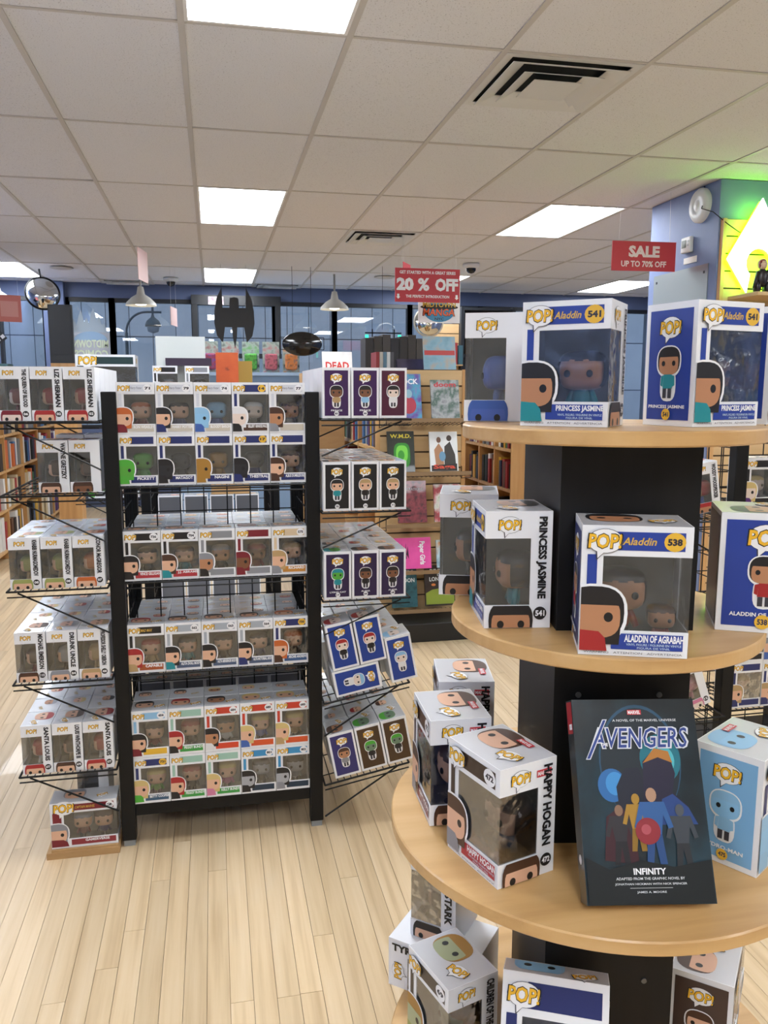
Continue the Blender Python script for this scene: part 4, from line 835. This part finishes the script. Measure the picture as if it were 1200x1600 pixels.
# window corner: rolled shade frame, dark poster stand, packs on the sill
t = tag(empty('shade_frame', (.33, 10.8, 1.95)), 'black roller shade frame with clear panel before the street window', 'shade')
for s in (-1, 1): MB().box(s*.52-.035, s*.52+.035, -.02, .02, 0, .7).obj('side_rail', DKF, t)
MB().box(-.56, .56, -.03, .095, .6, .72).obj('top_rail', DKF, t); MB().box(-.56, .56, -.03, .03, -.06, 0).obj('bottom_rail', DKF, t)
MB().box(-.35, -.16, -.05, -.031, .6, .7).obj('price_card', noise_mat('card_print', ['#7a4858', '#d8d4d8'], (20, 20, 20), .5), t)
t = tag(empty('poster_stand', (-1.52, 8.6, 1.15)), 'tall dark poster panel on a wooden stand by the street windows', 'poster')
MB().box(-.02, .2, 0, .25, -1.15, .6).obj('wood_box', BIRCHV, t); MB().box(-.01, .19, -.004, 0, .68, 1.15).obj('poster', mat('#17191c', .4), t); MB().box(-.02, .2, 0, .06, .6, 1.16).obj('panel', mat('#24272a', .5), t)
for k in range(4): MB().box(.0+.046*k, .04+.046*k, -.05, -.004, .26, .56).obj('slip', mat(['#a9b2b8', '#5a6a78', '#a8323c', '#b4443c'][k], .4), t)
sh = tag(empty('window_counter', (.5, 10.2, 0)), 'pale blue low counter under the street windows', 'counter')
MB().box(-.9, 1.95, -.2, .3, 0, 1.66).obj('body', mat('#7f9cbe', .6), sh); MB().box(-.95, 2.0, -.24, .3, 1.66, 1.7).obj('top', mat('#9db6d2', .4), sh)
for k, c in enumerate((['#2a3a8c', '#8c2a3a', '#3a4aa0'], ['#2a3a8c', '#a02a3a', '#3a4aa0'], ['#1c2a20', '#4aa03a', '#2a3024'], ['#1c1c22', '#b05a68', '#2a2a30'], ['#26303a', '#c8783a', '#3a5a6a'])):
    t = tag(empty('toy_pack', (-.02+.24*k, 9.99, 1.7)), '%s carded toy pack in a clear blister on the window counter' % ['blue and red', 'blue and crimson', 'green', 'pink', 'orange'][k], 'toy pack', 'carded toy packs on the window counter')
    MB().box(-.1, .1, .05, .056, 0, .36).obj('card', noise_mat('pack_art', ['#22262a', '#9aa8a0', c[1]], (12, 12, 12), .4), t); MB().box(-.075, .075, 0, .05, .03, .22).obj('toy', noise_mat('toy_art', c, (18, 18, 18), .3, coat=.6), t, bevel=.02)
# statuette under the diamond sign
tag(MB().box(3.2, 3.9, 4.45, 4.745, 2.06, 2.08).obj('glass_shelf', mat('#c7a878', .4)), 'wooden shelf on the slatwall below the lit diamond', 'shelf')
t = tag(empty('statuette', (3.33, 4.6, 2.0805)), 'dark statuette with red hood on the slatwall shelf below the lit diamond', 'statuette'); t.scale = (.62, .62, .62)
BLK = mat('#1d1518', .35); RD = mat('#7c2424', .35)
MB().box(-.12, .16, -.09, .09, 0, .02).obj('base', mat('#c9b48c', .4), t)
MB().sup((0, 0, .16), (.06, .045, .09), .8).sup((-.05, 0, .07), (.035, .04, .06), .8).sup((.06, 0, .07), (.035, .05, .06), .8).rod((-.05, 0, .22), (-.1, -.03, .06), .018, 8).rod((.05, 0, .22), (.11, -.03, .27), .018, 8).obj('body', BLK, t, True)
MB().sup((0, -.01, .285), (.036, .04, .045), .9).obj('head', mat('#c9a890', .4), t, True)
MB().sup((0, .008, .295), (.046, .046, .052), .9, keep=lambda x, y, z: y > -.02 or z > .32).obj('hood', RD, t, True)
# goods in the far corner by the last window
slats('slatwall', 'slatwall panel of goods in the far corner by the street windows', 2.62, 3.0, 9.9, .02, 2.3, .12)
for k in range(5):
    tag(MB().box(2.66+.07*k, 2.715+.07*k, 9.7, 9.88, 1.8, 2.06-.03*(k % 3)).obj('boxed_game', mat(['#3a3c40', '#8c2f34', '#c9ccd0', '#a83a3a', '#3f6a78'][k], .5)), '%s boxed set on the far corner slatwall shelf' % ['charcoal', 'maroon', 'white', 'red', 'teal'][k], 'box', 'boxed sets in the far corner')
tag(MB().box(2.63, 2.99, 9.68, 9.9, 1.785, 1.8).obj('corner_shelf', BIRCH), 'narrow wooden shelf on the far corner slatwall', 'shelf')
t = tag(empty('dark_cabinet', (3.35, 10.0, 0)), 'dark open cabinet with a cardboard carton in the far corner', 'cabinet')
for s_ in (-1, 1): MB().box(s_*.33-.02, s_*.33+.02, -.2, .2, 0, 2.5).obj('side', mat('#1b2026', .5), t)
for z in (.05, 1.0, 1.9, 2.46): MB().box(-.31, .31, -.2, .2, z, z+.03).obj('shelf', mat('#22282f', .5), t)
MB().box(-.31, .31, .17, .2, .08, 2.46).obj('back', mat('#22282f', .5), t)
tag(MB().box(3.15, 3.55, 9.84, 10.12, 1.931, 2.22).obj('cardboard_carton', KRAFT), 'brown cardboard carton on the dark corner cabinet', 'carton')
t = tag(empty('convex_mirror', (2.56, 9.7, 2.3)), 'round convex mirror half hidden behind the hanging shop sign', 'mirror'); t.rotation_euler = (R(80), 0, R(-12))
MB().lathe([(.17, 0), (.165, .02), (.14, .05), (.1, .075), (.05, .09), (0, .094)], 40).obj('dome', mat('#d8d2c4', .04, 1), t, True)
MB().lathe([(.17, -.01), (.182, -.005), (.182, .012), (.168, .016)], 40).obj('rim', mat('#b9b4a8', .4), t, True)
MB().rod((0, .02, -.005), (0, .05, -.19), .01).obj('bracket', BLACKMET, t)
# shop decal on the inside of the street window, lettered to be read from outside
t = tag(empty('window_decal', (-1.47, YB+.046, 2.0)), 'pale frosted skyline decal with mirrored lettering on the street window', 'decal')
sky = [(-.22, .2)]+[(-.22+.03*k, .2+(.1, .16, .08, .2, .28, .12, .18, .1, .24, .3, .14, .2, .09, .12)[k]) for k in range(14)]+[(.2, .2)]
MB().prism([(-.23, -.3), (.23, -.3), (.23, .2), (-.23, .2)], -.002, 0).obj('frosted_panel', film_mat('frosted_film', .35, .5, (.75, .8, .84), 0), t)
prnt('print', t, lambda u, v, e: (u, -.002-e, v), [P(sky, '#8f9ca6'), P(oval(0, .1, .2, .11, 30, 1, 0, math.pi), '#7f9ab4'), T('MIDTOWN', 0, .06, -.42, .1, '#b9c2a4', 0, .03), T('COMICS', 0, -.07, -.4, .11, '#b9c2a4', 0, .03)], .0004, .001)
